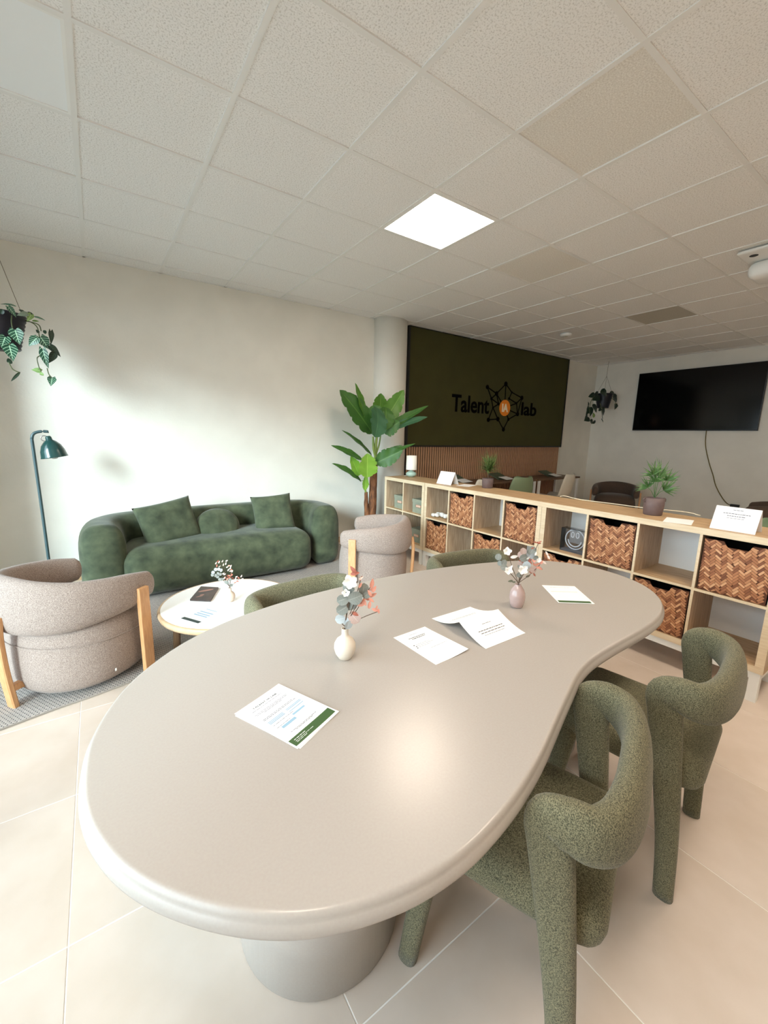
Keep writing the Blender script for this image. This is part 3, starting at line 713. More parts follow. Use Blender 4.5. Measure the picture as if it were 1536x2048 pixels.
# clear smiley lamp box
y0, z0 = cell(Y3, 0, 1); nb = thing('neon_smiley_box', 'clear acrylic box with a white tube smiley face inside', 'lamp', (3.0, y0+.135, z0))
ac = bpy.data.materials.new('smoky_acrylic'); ac.use_nodes = True; nt = ac.node_tree; N = nt.nodes; L = nt.links
for n in list(N): N.remove(n)
mo = N.new('ShaderNodeOutputMaterial'); mx = N.new('ShaderNodeMixShader'); tr = N.new('ShaderNodeBsdfTransparent'); gl = N.new('ShaderNodeBsdfGlossy'); fr = N.new('ShaderNodeFresnel'); fr.inputs[0].default_value = 1.45
gl.inputs['Roughness'].default_value = .05; tr.inputs[0].default_value = (.97, .97, .98, 1); L.new(fr.outputs[0], mx.inputs[0]); L.new(tr.outputs[0], mx.inputs[1]); L.new(gl.outputs[0], mx.inputs[2]); L.new(mx.outputs[0], mo.inputs[0])
bm = bmesh.new(); h = .10; H = .185
box(bm, 0, .003, -h, h, 0, H); box(bm, .077, .08, -h, h, 0, H); box(bm, .003, .077, -h, -h+.003, 0, H); box(bm, .003, .077, h-.003, h, 0, H); box(bm, .003, .077, -h+.003, h-.003, H-.003, H)
obj('acrylic_box', bm, ac, nb)
obj('base', bx(.003, .077, -h+.004, h-.004, 0, .014), mat('grey_base', (112, 112, 118), .4), nb)
TUBE_W = mat('white_tube', (244, 244, 244), .3)
def circ(r, cy, cz, a0, a1, ry=None, n=28): return [(.035, cy+r*math.cos(a0+(a1-a0)*k/n), cz+(ry or r)*math.sin(a0+(a1-a0)*k/n)) for k in range(n+1)]
bm = bmesh.new(); zc = .1
sweep(bm, circ(.078, 0, zc, 0, 2*PI), .0045, .0045, (1, 0, 0), seg=8, cap=None)
sweep(bm, circ(.055, 0, zc-.002, PI*1.05, PI*1.95), .005, .005, (1, 0, 0), seg=8)
for s in (1, -1): sweep(bm, circ(.012, s*.020, zc+.035, 0, 2*PI, .021), .004, .004, (1, 0, 0), seg=8, cap=None)
obj('smiley_tube', bm, TUBE_W, nb, True)
# white ornament in the middle cabinet
y0, z0 = cell(Y2, 0, 1); bm = bmesh.new(); rnd = random.Random(4)
for k in range(16):
    u = k/15; c = (3.02+rnd.uniform(-.03, .03), y0+.31-u*.27, z0+.020+.012*rnd.random()+(.02*u)); rbox(bm, c, (.04, .035, .028+.02*rnd.random()), .012, 4)
tag(obj('ornament', bm, WHITE, None, True), 'knobbly white ornament lying in the upper left cube of the middle cabinet', 'ornament')

# ------------------------------------------------------------------ things on the cabinets
TOPZ = CT
tl = thing('table_lamp', 'small table lamp with mint ceramic base and white drum shade', 'lamp', (3.20, 4.02, TOPZ))
MINT = mat('mint_ceramic', (168, 196, 184), .25, coat=.3)
bm = bmesh.new(); lathe(bm, [(.028, 0), (.035, .003), (.062, .018), (.068, .035), (.06, .053), (.035, .068), (.018, .076), (.016, .088)], seg=36); obj('base', bm, MINT, tl, True)
bm = bmesh.new(); lathe(bm, [(.066, .088), (.067, .09), (.063, .262), (.061, .262), (.064, .09)], seg=40, cap0=False, cap1=False)
obj('lamp_shade', bm, mat('white_linen', (246, 244, 236), .8), tl, True)
obj('lamp_cord', tube([(-.0, .06, .012), (-.03, .10, .004), (.05, .13, .004), (.12, .145, .004)], .003, 6, 5), WHITE, tl, True)

def sheet_grid(bm, w, h, fn, nu=8, nv=12, th=.0005):
    g = {}
    for s in (0, 1):
        for i in range(nu+1):
            for j in range(nv+1):
                u, v = i/nu-.5, j/nv-.5; x, y, z = fn(u*w, v*h, u, v); g[s, i, j] = bm.verts.new((x, y, z+s*th))
    for i in range(nu):
        for j in range(nv):
            bm.faces.new((g[1, i, j], g[1, i+1, j], g[1, i+1, j+1], g[1, i, j+1])); bm.faces.new((g[0, i, j], g[0, i, j+1], g[0, i+1, j+1], g[0, i+1, j]))
    for i in range(nu):
        for j in (0, nv): bm.faces.new((g[0, i, j], g[0, i+1, j], g[1, i+1, j], g[1, i, j]))
    for j in range(nv):
        for i in (0, nu): bm.faces.new((g[0, i, j], g[0, i, j+1], g[1, i, j+1], g[1, i, j]))
def lines(parent, fn, w, h, spec, m, name='printed_lines', off=.0012):
    """spec: (u0,u1,v,thick) in -.5...5 page units"""
    bm = bmesh.new()
    for u0, u1, v, tk in spec:
        n = max(1, int((u1-u0)*w/.02)); v0, v1 = v-tk/2, v+tk/2
        for k in range(n):
            a, b = u0+(u1-u0)*k/n, u0+(u1-u0)*(k+1)/n
            q = [fn(x*w, y*h, x, y) for x, y in ((a, v0), (b, v0), (b, v1), (a, v1))]
            bm.faces.new([bm.verts.new((p[0], p[1], p[2]+off)) for p in q])
    return obj(name, bm, m, parent)
def words(u0, u1, v, tk, seed=1, gap=.012, wl=(.03, .08)):
    r = random.Random(seed); out = []; u = u0
    while u < u1-.01:
        e = min(u1, u+r.uniform(*wl)); out.append((u, e, v, tk)); u = e+gap
    return out
TZ = .7503
def leaflet(name, label, loc, rz, w=.148, h=.21, fn=None, group=None):
    t = thing(name, label, 'leaflet', loc, rz, group); fn = fn or (lambda x, y, u, v: (x, y, 0))
    bm = bmesh.new(); sheet_grid(bm, w, h, fn); obj('sheet', bm, PAPER, t); return t, fn
# nearest leaflet with the green footer, two sheets
f1 = lambda x, y, u, v: (x, y, .0016+.0018*max(0, u)**2*4)
t, fn = leaflet('leaflet', 'white leaflet with green footer band lying nearest the camera', (.333, .884, TZ), math.radians(23.5), .148, .212, f1)
bm = bmesh.new(); sheet_grid(bm, .148, .21, lambda x, y, u, v: (x*math.cos(.035)-y*math.sin(.035)+.001, x*math.sin(.035)+y*math.cos(.035)-.002, 0), 2, 2); obj('under_sheet', bm, PAPER, t)
lines(t, fn, .148, .212, [(-.47, .47, -.405, .12)], PGREEN, 'green_band', .0009)
lines(t, fn, .148, .212, words(-.33, .33, .33, .006, 2)+words(-.36, .36, .265, .006, 3)+words(-.34, .34, .245, .006, 4)+words(-.2, .2, .225, .006, 5)+words(-.36, .3, .13, .007, 6)+words(-.36, .36, .11, .007, 7)+words(-.36, .1, -.04, .006, 8)+words(-.36, -.06, -.10, .006, 9)+words(-.3, .3, -.27, .006, 1)+words(-.2, .2, -.285, .006, 1), PRINT2)
lines(t, fn, .148, .212, [(-.36, -.03, -.0+d, .012) for d in (.05, .03, .01)]+[(.04, .38, d, .012) for d in (.05, .03, -.01)]+[(-.3, .0, -.14, .04), (.02, .3, -.08, .03)], TBLUE, 'tinted_boxes', .0010)
lines(t, fn, .148, .212, words(-.40, -.14, -.385, .008, 3)+words(-.40, .0, -.41, .006, 4)+words(-.40, -.18, -.43, .006, 5), PAPER, 'footer_lines', .0013)
txt('heading', 'TALENT IA LAB', .01, Matrix.Translation((0, .212*.375, .0036)), PRINT, t, width=.078, height=.0052, depth=.0001)
# second leaflet
f2 = lambda x, y, u, v: (x, y, .0004+.010*max(0, u+.2)**2*max(0, .35-v)*1.6)
t, fn = leaflet('leaflet', 'white leaflet with three small bullet dots beside the tent card', (.867, .957, TZ), math.radians(2.5), fn=f2)
lines(t, fn, .148, .21, words(-.12, .12, .40, .006, 2)+words(-.3, .12, .1, .005, 3)+words(-.3, .2, .06, .005, 4)+words(-.3, .05, .02, .005, 5)+words(-.1, .4, -.1, .005, 6), PRINT2)
lines(t, fn, .148, .21, words(-.26, .24, .31, .013, 7)+words(-.20, .20, .27, .013, 8), PRINT, 'printed_heading')
lines(t, fn, .148, .21, [(-.37, -.34, .1, .02), (-.35, -.32, .055, .02), (-.37, -.34, .01, .02)], PRINT, 'bullet_dots')
# collapsed tent card
def f3(x, y, u, v):
    # v from -.5 (near edge) to .5 (far edge): ridge in the middle
    s = .296*(v+.5)
    if s < .148: a = s/.148; return (x+.006*a, .133*a, .040*a**1.7+.0004)
    a = (s-.148)/.148; return (x+.006*(1-a), .133+.138*a, .040*(1-a)**2.2+.0004)
t, fn = leaflet('tent_card', 'white folded card lying half open in the middle of the table', (1.108, .832, TZ), 0, .21, .296, f3)
lines(t, fn, .21, .296, words(-.3, .3, -.22, .009, 3)+words(-.28, .30, -.26, .009, 5), PRINT, 'printed_heading')
lines(t, fn, .21, .296, words(-.1, .12, -.13, .006, 2)+words(-.25, .25, -.30, .005, 4)+words(-.3, .3, .27, .006, 4)+words(-.4, .3, .24, .006, 4), PRINT2)
# leaflets at the far end
t, fn = leaflet('leaflet', 'white leaflet with dark green footer at the far end of the table', (1.69, .968, TZ), math.radians(-37), .15, .212, lambda x, y, u, v: (x, y, .0016))
bm = bmesh.new(); sheet_grid(bm, .148, .21, lambda x, y, u, v: (x+.008, y+.006, 0), 2, 2); obj('under_sheet', bm, PAPER, t)
lines(t, fn, .15, .212, [(-.46, .46, -.42, .10)], PGREEN, 'green_band', .0009)
lines(t, fn, .15, .212, words(-.3, .3, .38, .008, 2), PRINT2); lines(t, fn, .15, .212, [(-.4, .4, .13, .03)], mat('faint_pink_ink', (240, 220, 212), .7), 'tinted_boxes', .0009)
# coffee table prints
CTZ = CH+.006+.0018
t, fn = leaflet('leaflet', 'white leaflet with dark footer band on the round coffee table', (.44, 2.52, CTZ), math.radians(-59.5), fn=lambda x, y, u, v: (x, y, .0003))
lines(t, fn, .148, .21, [(-.48, .48, -.42, .12)], mat('dark_grey_green', (58, 70, 66), .7), 'dark_band'); lines(t, fn, .148, .21, [(-.36, .36, d, .05) for d in (-.1, .0, .12)]+[(-.3, .3, .3, .03)], TBLUE, 'tinted_boxes')
for o in t.children: pass
bk = thing('magazine', 'dark brown magazine with pinkish cover shapes on the coffee table', 'magazine', (.515, 2.855, CTZ), math.radians(0))
def bq(px, py, z): p = at(px, py, Z=CTZ+z); return (p.x-.515, p.y-2.855)
cr = [bq(380, 1199, .01), bq(421, 1201, .01), bq(437, 1175, .01), bq(402, 1173, .01)]
bm = bmesh.new(); flatpoly(bm, cr, .001, .012); obj('cover', bm, mat('magazine_cover', (44, 32, 28), .35, (70, 50, 42), 14), bk)
bm = bmesh.new(); ci = [(x*.97, y*.97) for x, y in cr]; flatpoly(bm, ci, 0, .0015); obj('pages', bm, PAPER, bk)
bm = bmesh.new()
for (px, py, rx, ry) in ((412, 1181, .05, .016), (404, 1190, .014, .01), (399, 1193, .022, .006)):
    c = bq(px, py, .012); vs = [bm.verts.new((c[0]+rx*math.cos(2*PI*k/16), c[1]+ry*math.sin(2*PI*k/16), .0125)) for k in range(16)]; bm.faces.new(vs)
obj('cover_picture', bm, mat('cover_pink', (160, 118, 104), .5), bk)
t, fn = leaflet('leaflet', 'plain white sheet lying partly under the dark magazine', (.50, 2.76, CTZ-.0009), math.radians(20), fn=lambda x, y, u, v: (x, y, 0))

# cards on cabinet tops
def tent(loc, rz, label, text=True):
    t = thing('tent_card', label, 'card', loc, rz)
    w, h, b, th = .21, .132, .062, .0012; bm = bmesh.new()
    for s in (-1, 1):
        P_ = [(s*b, -w/2, 0), (s*b, w/2, 0), (0, w/2, h), (0, -w/2, h)]; Q = [(x-s*th, y, z-(.001 if z else 0)) for x, y, z in P_]
        a = [bm.verts.new(p) for p in P_]; c = [bm.verts.new(p) for p in Q]; bm.faces.new(a); bm.faces.new(c[::-1])
        for k in range(4): bm.faces.new((a[k], a[(k+1) % 4], c[(k+1) % 4], c[k]))
    obj('card', bm, PAPER, t)
    if text:
        L_ = math.hypot(b, h); ux, uz = b/L_, h/L_
        def fn(x, y, u, v): d = (v+.5)*L_; return (-b+ux*d-.0012, -x, uz*d)
        lines(t, fn, w, L_, words(-.3, .3, .22, .025, 3)+words(-.2, .2, .12, .025, 4), PRINT2, off=0); lines(t, fn, w, L_, words(-.1, .12, .38, .02, 5)+words(-.2, .2, .03, .014, 5), PRINT2, off=0)
    return t
tent((3.03, .752, TOPZ), 0, 'white tent card with small print standing at the right end of the cabinets')
tent((3.08, 3.235, TOPZ), math.radians(4), 'white tent card standing on the middle cabinet near the table lamp', False)
t, fn = leaflet('leaflet', 'white sheet lying flat beside the tent card on the middle cabinet', (3.17, 3.04, TOPZ+.0003), math.radians(-70))
t, fn = leaflet('leaflet', 'white sheet lying between the plant pot and the tent card', (3.03, 1.04, TOPZ+.0003), math.radians(-75)); lines(t, fn, .148, .21, words(-.3, .3, -.3, .01, 3), mat('faint_pink_ink', (240, 220, 212), .7))
o = obj('cord', tube([at(1120, 993, Z=TOPZ+.004), at(1130, 992, Z=TOPZ+.012), at(1160, 999, Z=TOPZ+.004), at(1230, 1008, Z=TOPZ+.004), at(1290, 1016, Z=TOPZ+.004), at(1370, 1024, Z=TOPZ+.012), at(1400, 1031, Z=TOPZ+.004)], .0035, 6, 6), mat('cream_cord', (244, 232, 204), .5), None, True); tag(o, 'thin cream cord along the back edge of the cabinet tops', 'cord')

# ------------------------------------------------------------------ leaves
def leaf_mesh(bm, base, tip, width, nrm, droop=0.0, fold=.15, n=10, shape='lance', ripple=0.0, seed=0, nv=3, curl=0.0, tear=0.0):
    base, tip, nrm = Vector(base), Vector(tip), Vector(nrm).normalized(); ax = tip-base; L_ = ax.length; t = ax.normalized()
    side = t.cross(nrm).normalized(); up = side.cross(t).normalized(); uvl = bm.loops.layers.uv.verify(); rows = []
    for i in range(n+1):
        u = i/n
        if shape == 'lance': w = (math.sin(PI*min(1, u*.97+.03)**.8))**.75
        elif shape == 'paddle': w = min(1, (u/.22))**.6*max(0, 1-max(0, (u-.35)/.65)**2.4)**.8 if u < 1 else 0
        elif shape == 'round': w = math.sqrt(max(0, 1-(2*u-1)**2))
        elif shape == 'heart': w = (min(1, .55+u*2.2) if u < .25 else max(0, 1-((u-.25)/.75)**1.35))
        elif shape == 'blade': w = min(1, u*8)*(1-u**1.6)
        if tear and i % 5 == 3: w *= 1-tear
        w = max(w, .02)*width/2; c = base+ax*u+up*(droop*L_*4*u*(1-u))+up*(-curl*L_*u*u)
        row = []
        for j in range(-nv, nv+1):
            v = j/nv; lob = 0
            if shape == 'heart' and u < .25: lob = -.22*L_*(abs(v)**1.2)*(1-u/.25)*(1 if abs(v) < .95 else .7)
            p = c+side*(v*w)+up*(fold*w*abs(v)+ripple*w*math.sin(u*17+v*3+seed)*abs(v))+t*lob
            row.append((bm.verts.new(p), u, v))
        rows.append(row)
    for a, b in zip(rows, rows[1:]):
        for k in range(2*nv):
            f = bm.faces.new((a[k][0], a[k+1][0], b[k+1][0], b[k][0])); f.smooth = True
            for lp, q in zip(f.loops, (a[k], a[k+1], b[k+1], b[k])): lp[uvl].uv = (q[1], q[2]*.5+.5)
def leaf_mat(name, c1, c2, vein=None, vs=14, vw=.12, rough=.45, trans=.25, mid=.05):
    M = bpy.data.materials.new(name); M.use_nodes = True; nt = M.node_tree; N = nt.nodes; L = nt.links; b = N['Principled BSDF']
    b.inputs['Roughness'].default_value = rough
    uv = N.new('ShaderNodeUVMap'); sp = N.new('ShaderNodeSeparateXYZ'); L.new(uv.outputs[0], sp.inputs[0])
    def ma(op, a, b_=None):
        n = N.new('ShaderNodeMath'); n.operation = op
        for k, v in enumerate((a, b_)):
            if v is None: continue
            if isinstance(v, (int, float)): n.inputs[k].default_value = v
            else: L.new(v, n.inputs[k])
        return n.outputs[0]
    av = ma('ABSOLUTE', ma('MULTIPLY', ma('SUBTRACT', sp.outputs[1], .5), 2))
    ph = ma('MULTIPLY', ma('SUBTRACT', sp.outputs[0], ma('MULTIPLY', av, .22)), vs)
    fr_ = ma('ABSOLUTE', ma('SUBTRACT', ma('FRACT', ph), .5))
    sv = ma('LESS_THAN', fr_, vw/2); mv = ma('LESS_THAN', av, mid); vv = ma('MAXIMUM', sv, mv)
    nz = N.new('ShaderNodeTexNoise'); nz.inputs['Scale'].default_value = 12; tc = N.new('ShaderNodeTexCoord'); L.new(tc.outputs['Object'], nz.inputs['Vector'])
    m1 = N.new('ShaderNodeMix'); m1.data_type = 'RGBA'; L.new(nz.outputs['Fac'], m1.inputs[0]); m1.inputs[6].default_value = lin(c1); m1.inputs[7].default_value = lin(c2)
    m2 = N.new('ShaderNodeMix'); m2.data_type = 'RGBA'; L.new(vv, m2.inputs[0]); L.new(m1.outputs[2], m2.inputs[6]); m2.inputs[7].default_value = lin(vein or c2)
    L.new(m2.outputs[2], b.inputs['Base Color'])
    if trans: b.inputs['Subsurface Weight'].default_value = 0
    return M
BAN1 = leaf_mat('banana_leaf_dark', (44, 88, 34), (66, 112, 44), (90, 134, 60), 30, .10)
BAN2 = leaf_mat('banana_leaf_light', (110, 158, 50), (132, 178, 62), (150, 190, 84), 26, .10)
BAN3 = leaf_mat('banana_leaf_mid', (70, 122, 40), (92, 142, 48), (120, 162, 74), 28, .10)
BAN4 = leaf_mat('banana_leaf_teal', (48, 92, 64), (66, 112, 78), (84, 128, 92), 26, .08)
VINE = leaf_mat('veined_vine_leaf', (16, 64, 46), (28, 84, 58), (176, 212, 180), 6, .16, .4, mid=.07)
VINEL = leaf_mat('pale_vine_leaf', (96, 132, 64), (122, 150, 84), (176, 200, 140), 6, .12, .5)
VINED = leaf_mat('dark_vine_leaf', (16, 38, 26), (24, 50, 34), (60, 86, 62), 6, .12, .4)
VSTEM = mat('vine_stem', (84, 92, 58), .6)
BARK = mat('banana_bark', (142, 92, 58), .85, (78, 48, 30), 10, .8, 26, stretch=(3, 3, 1), bdist=.01)
GSTALK = mat('green_stalk', (150, 160, 78), .5, (112, 140, 62), 9, stretch=(4, 4, 1))

# tall banana plant
BY_ = 4.36
def c3(x, y, Y): return at(650+x/6.827, 750+y/6.827, Y=Y)
bx0 = c3(625, 1950, BY_).x
bp = thing('banana_plant', 'tall artificial banana plant beside the white column', 'plant', (bx0, BY_, 0))
O_ = Vector((bx0, BY_, 0))
bm = bmesh.new(); lathe(bm, [(.12, 0), (.15, .01), (.165, .26), (.15, .262), (.145, .24)], seg=36, cap1=False); obj('pot', bm, BLACK, bp, True)
bm = bmesh.new(); lathe(bm, [(.0, .22), (.147, .232)], seg=24, cap0=False, cap1=False); obj('soil', bm, DARKIN, bp, True)
def rel(v): return v-O_
tk = [rel(c3(640, 1950, BY_)), rel(c3(655, 1600, BY_)), rel(c3(665, 1350, BY_)), rel(c3(690, 1190, BY_))]; tk = [Vector((tk[0].x-.02, 0, .24))]+tk
bm = bmesh.new(); sweep(bm, tk, [.055, .052, .05, .046, .03], [.055, .052, .05, .046, .03], seg=14, n=8, cap='flat')
for v in bm.verts: 
    d = noise.noise(v.co*9); v.co.x += .010*d; v.co.y += .008*d
obj('trunk', bm, BARK, bp, True)
tk2 = [rel(c3(575, 1950, BY_)), rel(c3(565, 1780, BY_)), rel(c3(560, 1600, BY_))]; tk2 = [Vector((tk2[0].x+.02, 0, .24))]+tk2
bm = bmesh.new(); sweep(bm, tk2, [.034, .034, .03, .02], [.034, .034, .03, .02], seg=12, n=8, cap='flat')
for v in bm.verts: v.co.x += .008*noise.noise(v.co*11)
obj('trunk', bm, BARK, bp, True)
for pts, w in (([(685, 1200), (690, 1120), (665, 1000), (655, 840)], .022), ([(690, 1200), (700, 1080), (735, 960), (765, 790)], .014), ([(688, 1200), (690, 1050), (700, 900), (715, 780)], .022), ([(560, 1640), (545, 1500), (560, 1390)], .014), ([(600, 1500), (575, 1450), (490, 1440)], .006), ([(690, 1205), (640, 1150), (630, 1090)], .008), ([(590, 1480), (560, 1300), (500, 1150)], .006)):
    bm = bmesh.new(); sweep(bm, [rel(c3(x, y, BY_)) for x, y in pts], [w]+[w*.8]*(len(pts)-2)+[w*.5], [w]+[w*.8]*(len(pts)-2)+[w*.5], seg=10, n=6, cap='flat'); obj('stalk', bm, GSTALK, bp, True)
LV = [((650, 800), (200, 205), .36, 4.30, 4.42, BAN1, 'paddle', (0.2, -1, .2), .03), ((560, 600), (412, 108), .16, 4.34, 4.40, BAN3, 'lance', (.5, -1, 0), .0), ((735, 720), (765, 250), .30, 4.40, 4.48, BAN3, 'paddle', (0, -1, .15), 0), ((760, 720), (1076, 205), .25, 4.30, 4.25, BAN3, 'paddle', (-.3, -1, .2), .0),
      ((700, 440), (680, 850), .30, 4.12, 4.02, BAN4, 'round', (.1, -1, -.25), .1), ((830, 440), (800, 745), .24, 4.16, 4.10, BAN1, 'round', (-.2, -1, -.2), .1), ((640, 420), (760, 640), .20, 4.22, 4.12, BAN1, 'round', (-.2, -1, 0), .05),
      ((775, 775), (1412, 418), .13, 4.22, 4.0, BAN1, 'lance', (-.3, -.7, .8), .02), ((800, 765), (1400, 572), .13, 4.2, 3.95, BAN4, 'paddle', (-.2, -.7, .7), .03), ((790, 775), (1020, 640), .22, 4.18, 4.05, BAN1, 'paddle', (-.2, -.9, .3), .02),
      ((635, 1095), (228, 752), .13, 4.32, 4.30, BAN1, 'lance', (.4, -.6, .6), .03), ((500, 1155), (82, 962), .12, 4.30, 4.25, BAN1, 'lance', (.3, -.7, .5), .03), ((575, 1400), (580, 1070), .29, 4.16, 4.16, BAN2, 'paddle', (0, -1, .1), 0),
      ((470, 1370), (350, 1110), .17, 4.26, 4.30, BAN2, 'lance', (.2, -1, 0), 0), ((490, 1445), (96, 1208), .14, 4.26, 4.2, BAN1, 'lance', (.3, -.6, .6), .04), ((700, 1200), (1062, 1025), .24, 4.26, 4.05, BAN1, 'lance', (-.1, -.9, .3), .0),
      ((725, 1140), (1235, 935), .08, 4.3, 4.05, BAN1, 'lance', (-.3, -.6, .7), .02), ((735, 1150), (1050, 960), .12, 4.34, 4.2, BAN1, 'lance', (-.1, -.9, .5), .02), ((545, 1570), (555, 1370), .10, 4.24, 4.24, BAN2, 'lance', (0, -1, .1), 0)]
for k, (b0, t0, w, yb, yt, mm, shp, nr, dr) in enumerate(LV):
    bm = bmesh.new(); leaf_mesh(bm, rel(c3(*b0, yb)), rel(c3(*t0, yt)), w*.92, nr, dr, .18, 26, shp, .07, k, 4, tear=.16 if w > .2 else .08); obj('leaf', bm, mm, bp)

# hanging vine plants
def hanger(name, label, Yp, spec, pot, hook, vines, org, scale_px=1.0, dark=False):
    x0, y0 = org; 
    def P_(x, y, dY=0): return at(x0[0]+x/x0[1], y0+y/x0[1], Y=Yp+dY)
    c = P_(*pot[:2]); t = thing(name, label, 'plant', c); R_ = lambda v: v-c
    r, h = pot[2], pot[3]
    bm = bmesh.new(); pr_ = [(r*.62, -h), (r*.66, -h*.98)]
    for k in range(9): 
        z = -h*.95+h*.95*k/8; rr = r*(.68+.32*k/8); pr_ += [(rr*1.015, z), (rr*.985, z+h*.05)]
    pr_ += [(r*1.0, 0), (r*.93, 0), (r*.9, -.03)]
    lathe(bm, pr_, seg=32, cap1=False); obj('pot', bm, mat('navy_plastic', (8, 11, 28), .45), t, True)
    bm = bmesh.new(); lathe(bm, [(0, -.02), (r*.9, -.02)], seg=24, cap0=False, cap1=False); obj('soil', bm, DARKIN, t)
    hk = R_(hook(c)); kn = hk*.55 if pot[4] else hk
    for k in range(3):
        a = 2*PI*k/3+pot[5]; obj('hanger_string', tube([(r*math.cos(a), r*math.sin(a), 0), tuple(kn)], .0022, 5, 2), mat('string', (120, 110, 92), .8), t)
    if pot[4]: obj('hanger_string', tube([tuple(kn), tuple(hk)], .003, 5, 2), MATS['string'], t)
    for v in vines:
        obj('vine', tube([R_(P_(x, y, d)) for x, y, d in v], .0035*scale_px, 6, 5), VSTEM, t, True)
    for k, (bx_, by_, tx_, ty_, w, shp, mm, nr) in enumerate(spec):
        q = P_((bx_+tx_)/2, (by_+ty_)/2)-c; dd = -(r+.035) if abs(q.x) < r*1.15 and -h*1.1 < q.z < .06 else -.05
        b0 = R_(P_(bx_, by_, dd+.02*math.sin(k*2.3))); t0 = R_(P_(tx_, ty_, dd+.02*math.sin(k*2.3)+.02*math.cos(k)))
        wm = w/x0[1]*(P_(x0[1], 0)-P_(0, 0)).length
        bm = bmesh.new(); leaf_mesh(bm, b0, t0, wm, nr, .06, .2, 10, shp, .04, k, 3); obj('leaf', bm, VINED if dark and mm is VINE else mm, t)
S = 10.243
V, VL, VD = VINE, VINEL, VINED
hanger('hanging_plant', 'trailing veined-leaf plant in a ribbed navy pot hanging at the window end', 4.2,
       [(330, 235, 0, 190, 110, 'lance', V, (0, -.6, .8)), (170, 240, 330, 460, 150, 'heart', V, (.3, -1, .2)), (560, 390, 340, 420, 150, 'heart', leaf_mat('vine_leaf_underside', (120, 130, 112), (104, 116, 98), (140, 150, 130), 6, .1), (0, -1, .4)), (520, 380, 380, 300, 90, 'lance', VD, (0, -1, .4)), (640, 400, 560, 540, 150, 'heart', VL, (.2, -1, .3)), (680, 440, 930, 525, 80, 'lance', V, (0, -.7, .7)), (660, 530, 800, 540, 60, 'lance', VL, (0, -1, .3)), (560, 350, 690, 405, 60, 'lance', VD, (0, -1, .3)),
        (310, 715, 410, 1020, 320, 'heart', V, (-.1, -1, .2)), (110, 860, 30, 1080, 270, 'heart', V, (.2, -1, .5)), (190, 1030, 270, 1360, 310, 'heart', V, (.15, -1, .1)), (240, 1340, 140, 1370, 150, 'lance', VD, (0, -1, -.3)), (830, 860, 1000, 1110, 300, 'heart', V, (.1, -1, .2)), (760, 880, 590, 1045, 230, 'heart', V, (.1, -1, .3)), (1040, 740, 1040, 1020, 140, 'heart', VD, (.5, -1, 0)), (800, 780, 735, 705, 70, 'lance', VD, (0, -1, 0)), (910, 720, 930, 800, 80, 'round', VD, (0, -1, 0)),
        (1020, 1040, 1245, 1270, 190, 'heart', VD, (.2, -1, .2)), (880, 1110, 1000, 1510, 220, 'heart', V, (-.3, -1, .1)), (1120, 1180, 990, 1400, 190, 'heart', VD, (.4, -1, .2)), (840, 1560, 640, 1530, 170, 'heart', VL, (0, -1, .5)), (820, 1600, 900, 1650, 90, 'lance', VL, (0, -1, .3)), (1070, 1690, 1040, 1870, 210, 'heart', V, (0, -1, .1)), (410, 1580, 225, 1770, 70, 'lance', VD, (.3, -1, .2)), (60, 290, 20, 390, 110, 'round', VD, (0, -1, .2))],
       (-70, 400, .165, .24, False, 2.6), lambda c: Vector((c.x-.02, c.y, CZ-.006)),
       [[(480, 530, 0), (660, 560, -.04), (800, 620, -.05), (845, 740, -.05)], [(450, 500, 0), (640, 560, -.04), (760, 660, -.05), (810, 860, -.05)], [(240, 420, -.16), (235, 560, -.19), (260, 700, -.2)], [(820, 1240, -.03), (760, 1300, -.03), (800, 1480, -.03), (840, 1560, -.05)], [(965, 1500, -.03), (1000, 1620, -.04), (1060, 1690, -.05)], [(180, 1380, -.05), (260, 1520, -.05), (400, 1590, -.05)], [(240, 900, -.18), (200, 960, -.16), (190, 1030, -.1)]], ((0, S), 590))
S2 = 13.964
hanger('hanging_plant', 'small dark trailing plant in a hanging pot in the far corner', 4.35,
       [(560, 960, 370, 1030, 90, 'lance', V, (0, -1, .3)), (640, 970, 470, 1130, 170, 'heart', V, (0, -1, .2)), (700, 900, 880, 930, 130, 'round', V, (0, -1, .3)), (960, 950, 1085, 905, 80, 'lance', V, (0, -1, .3)), (1060, 1010, 1160, 1180, 150, 'heart', V, (0, -1, .2)), (1130, 1230, 1100, 1390, 130, 'heart', VL if False else V, (0, -1, .2)), (480, 1260, 600, 1470, 120, 'lance', V, (0, -1, .2)), (390, 1320, 300, 1530, 140, 'heart', V, (0, -1, .2)), (430, 1340, 410, 1590, 130, 'heart', V, (0, -1, .2)), (350, 1580, 250, 1700, 160, 'heart', V, (0, -1, .2)), (510, 1470, 500, 1610, 80, 'round', VL, (0, -1, .2)), (420, 1680, 480, 1780, 90, 'lance', V, (0, -1, .2)), (480, 1770, 575, 1690, 50, 'lance', V, (0, -1, .2)), (750, 1370, 790, 1560, 140, 'heart', V, (0, -1, .2)), (720, 1330, 650, 1420, 70, 'lance', V, (0, -1, .2)), (730, 1640, 785, 1750, 25, 'lance', V, (0, -1, .2)), (370, 1170, 360, 1290, 40, 'lance', V, (0, -1, .2))],
       (815, 960, .155, .26, True, .5), lambda c: Vector((c.x+.03, c.y, CZ-.006)),
       [[(560, 1000, -.1), (470, 1100, -.12), (420, 1260, -.12), (400, 1500, -.12)], [(1000, 1050, -.1), (1120, 1150, -.1), (1140, 1250, -.1)], [(700, 1200, -.12), (740, 1380, -.12), (770, 1640, -.12)]], ((1150, S2), 720), 1.4, True)

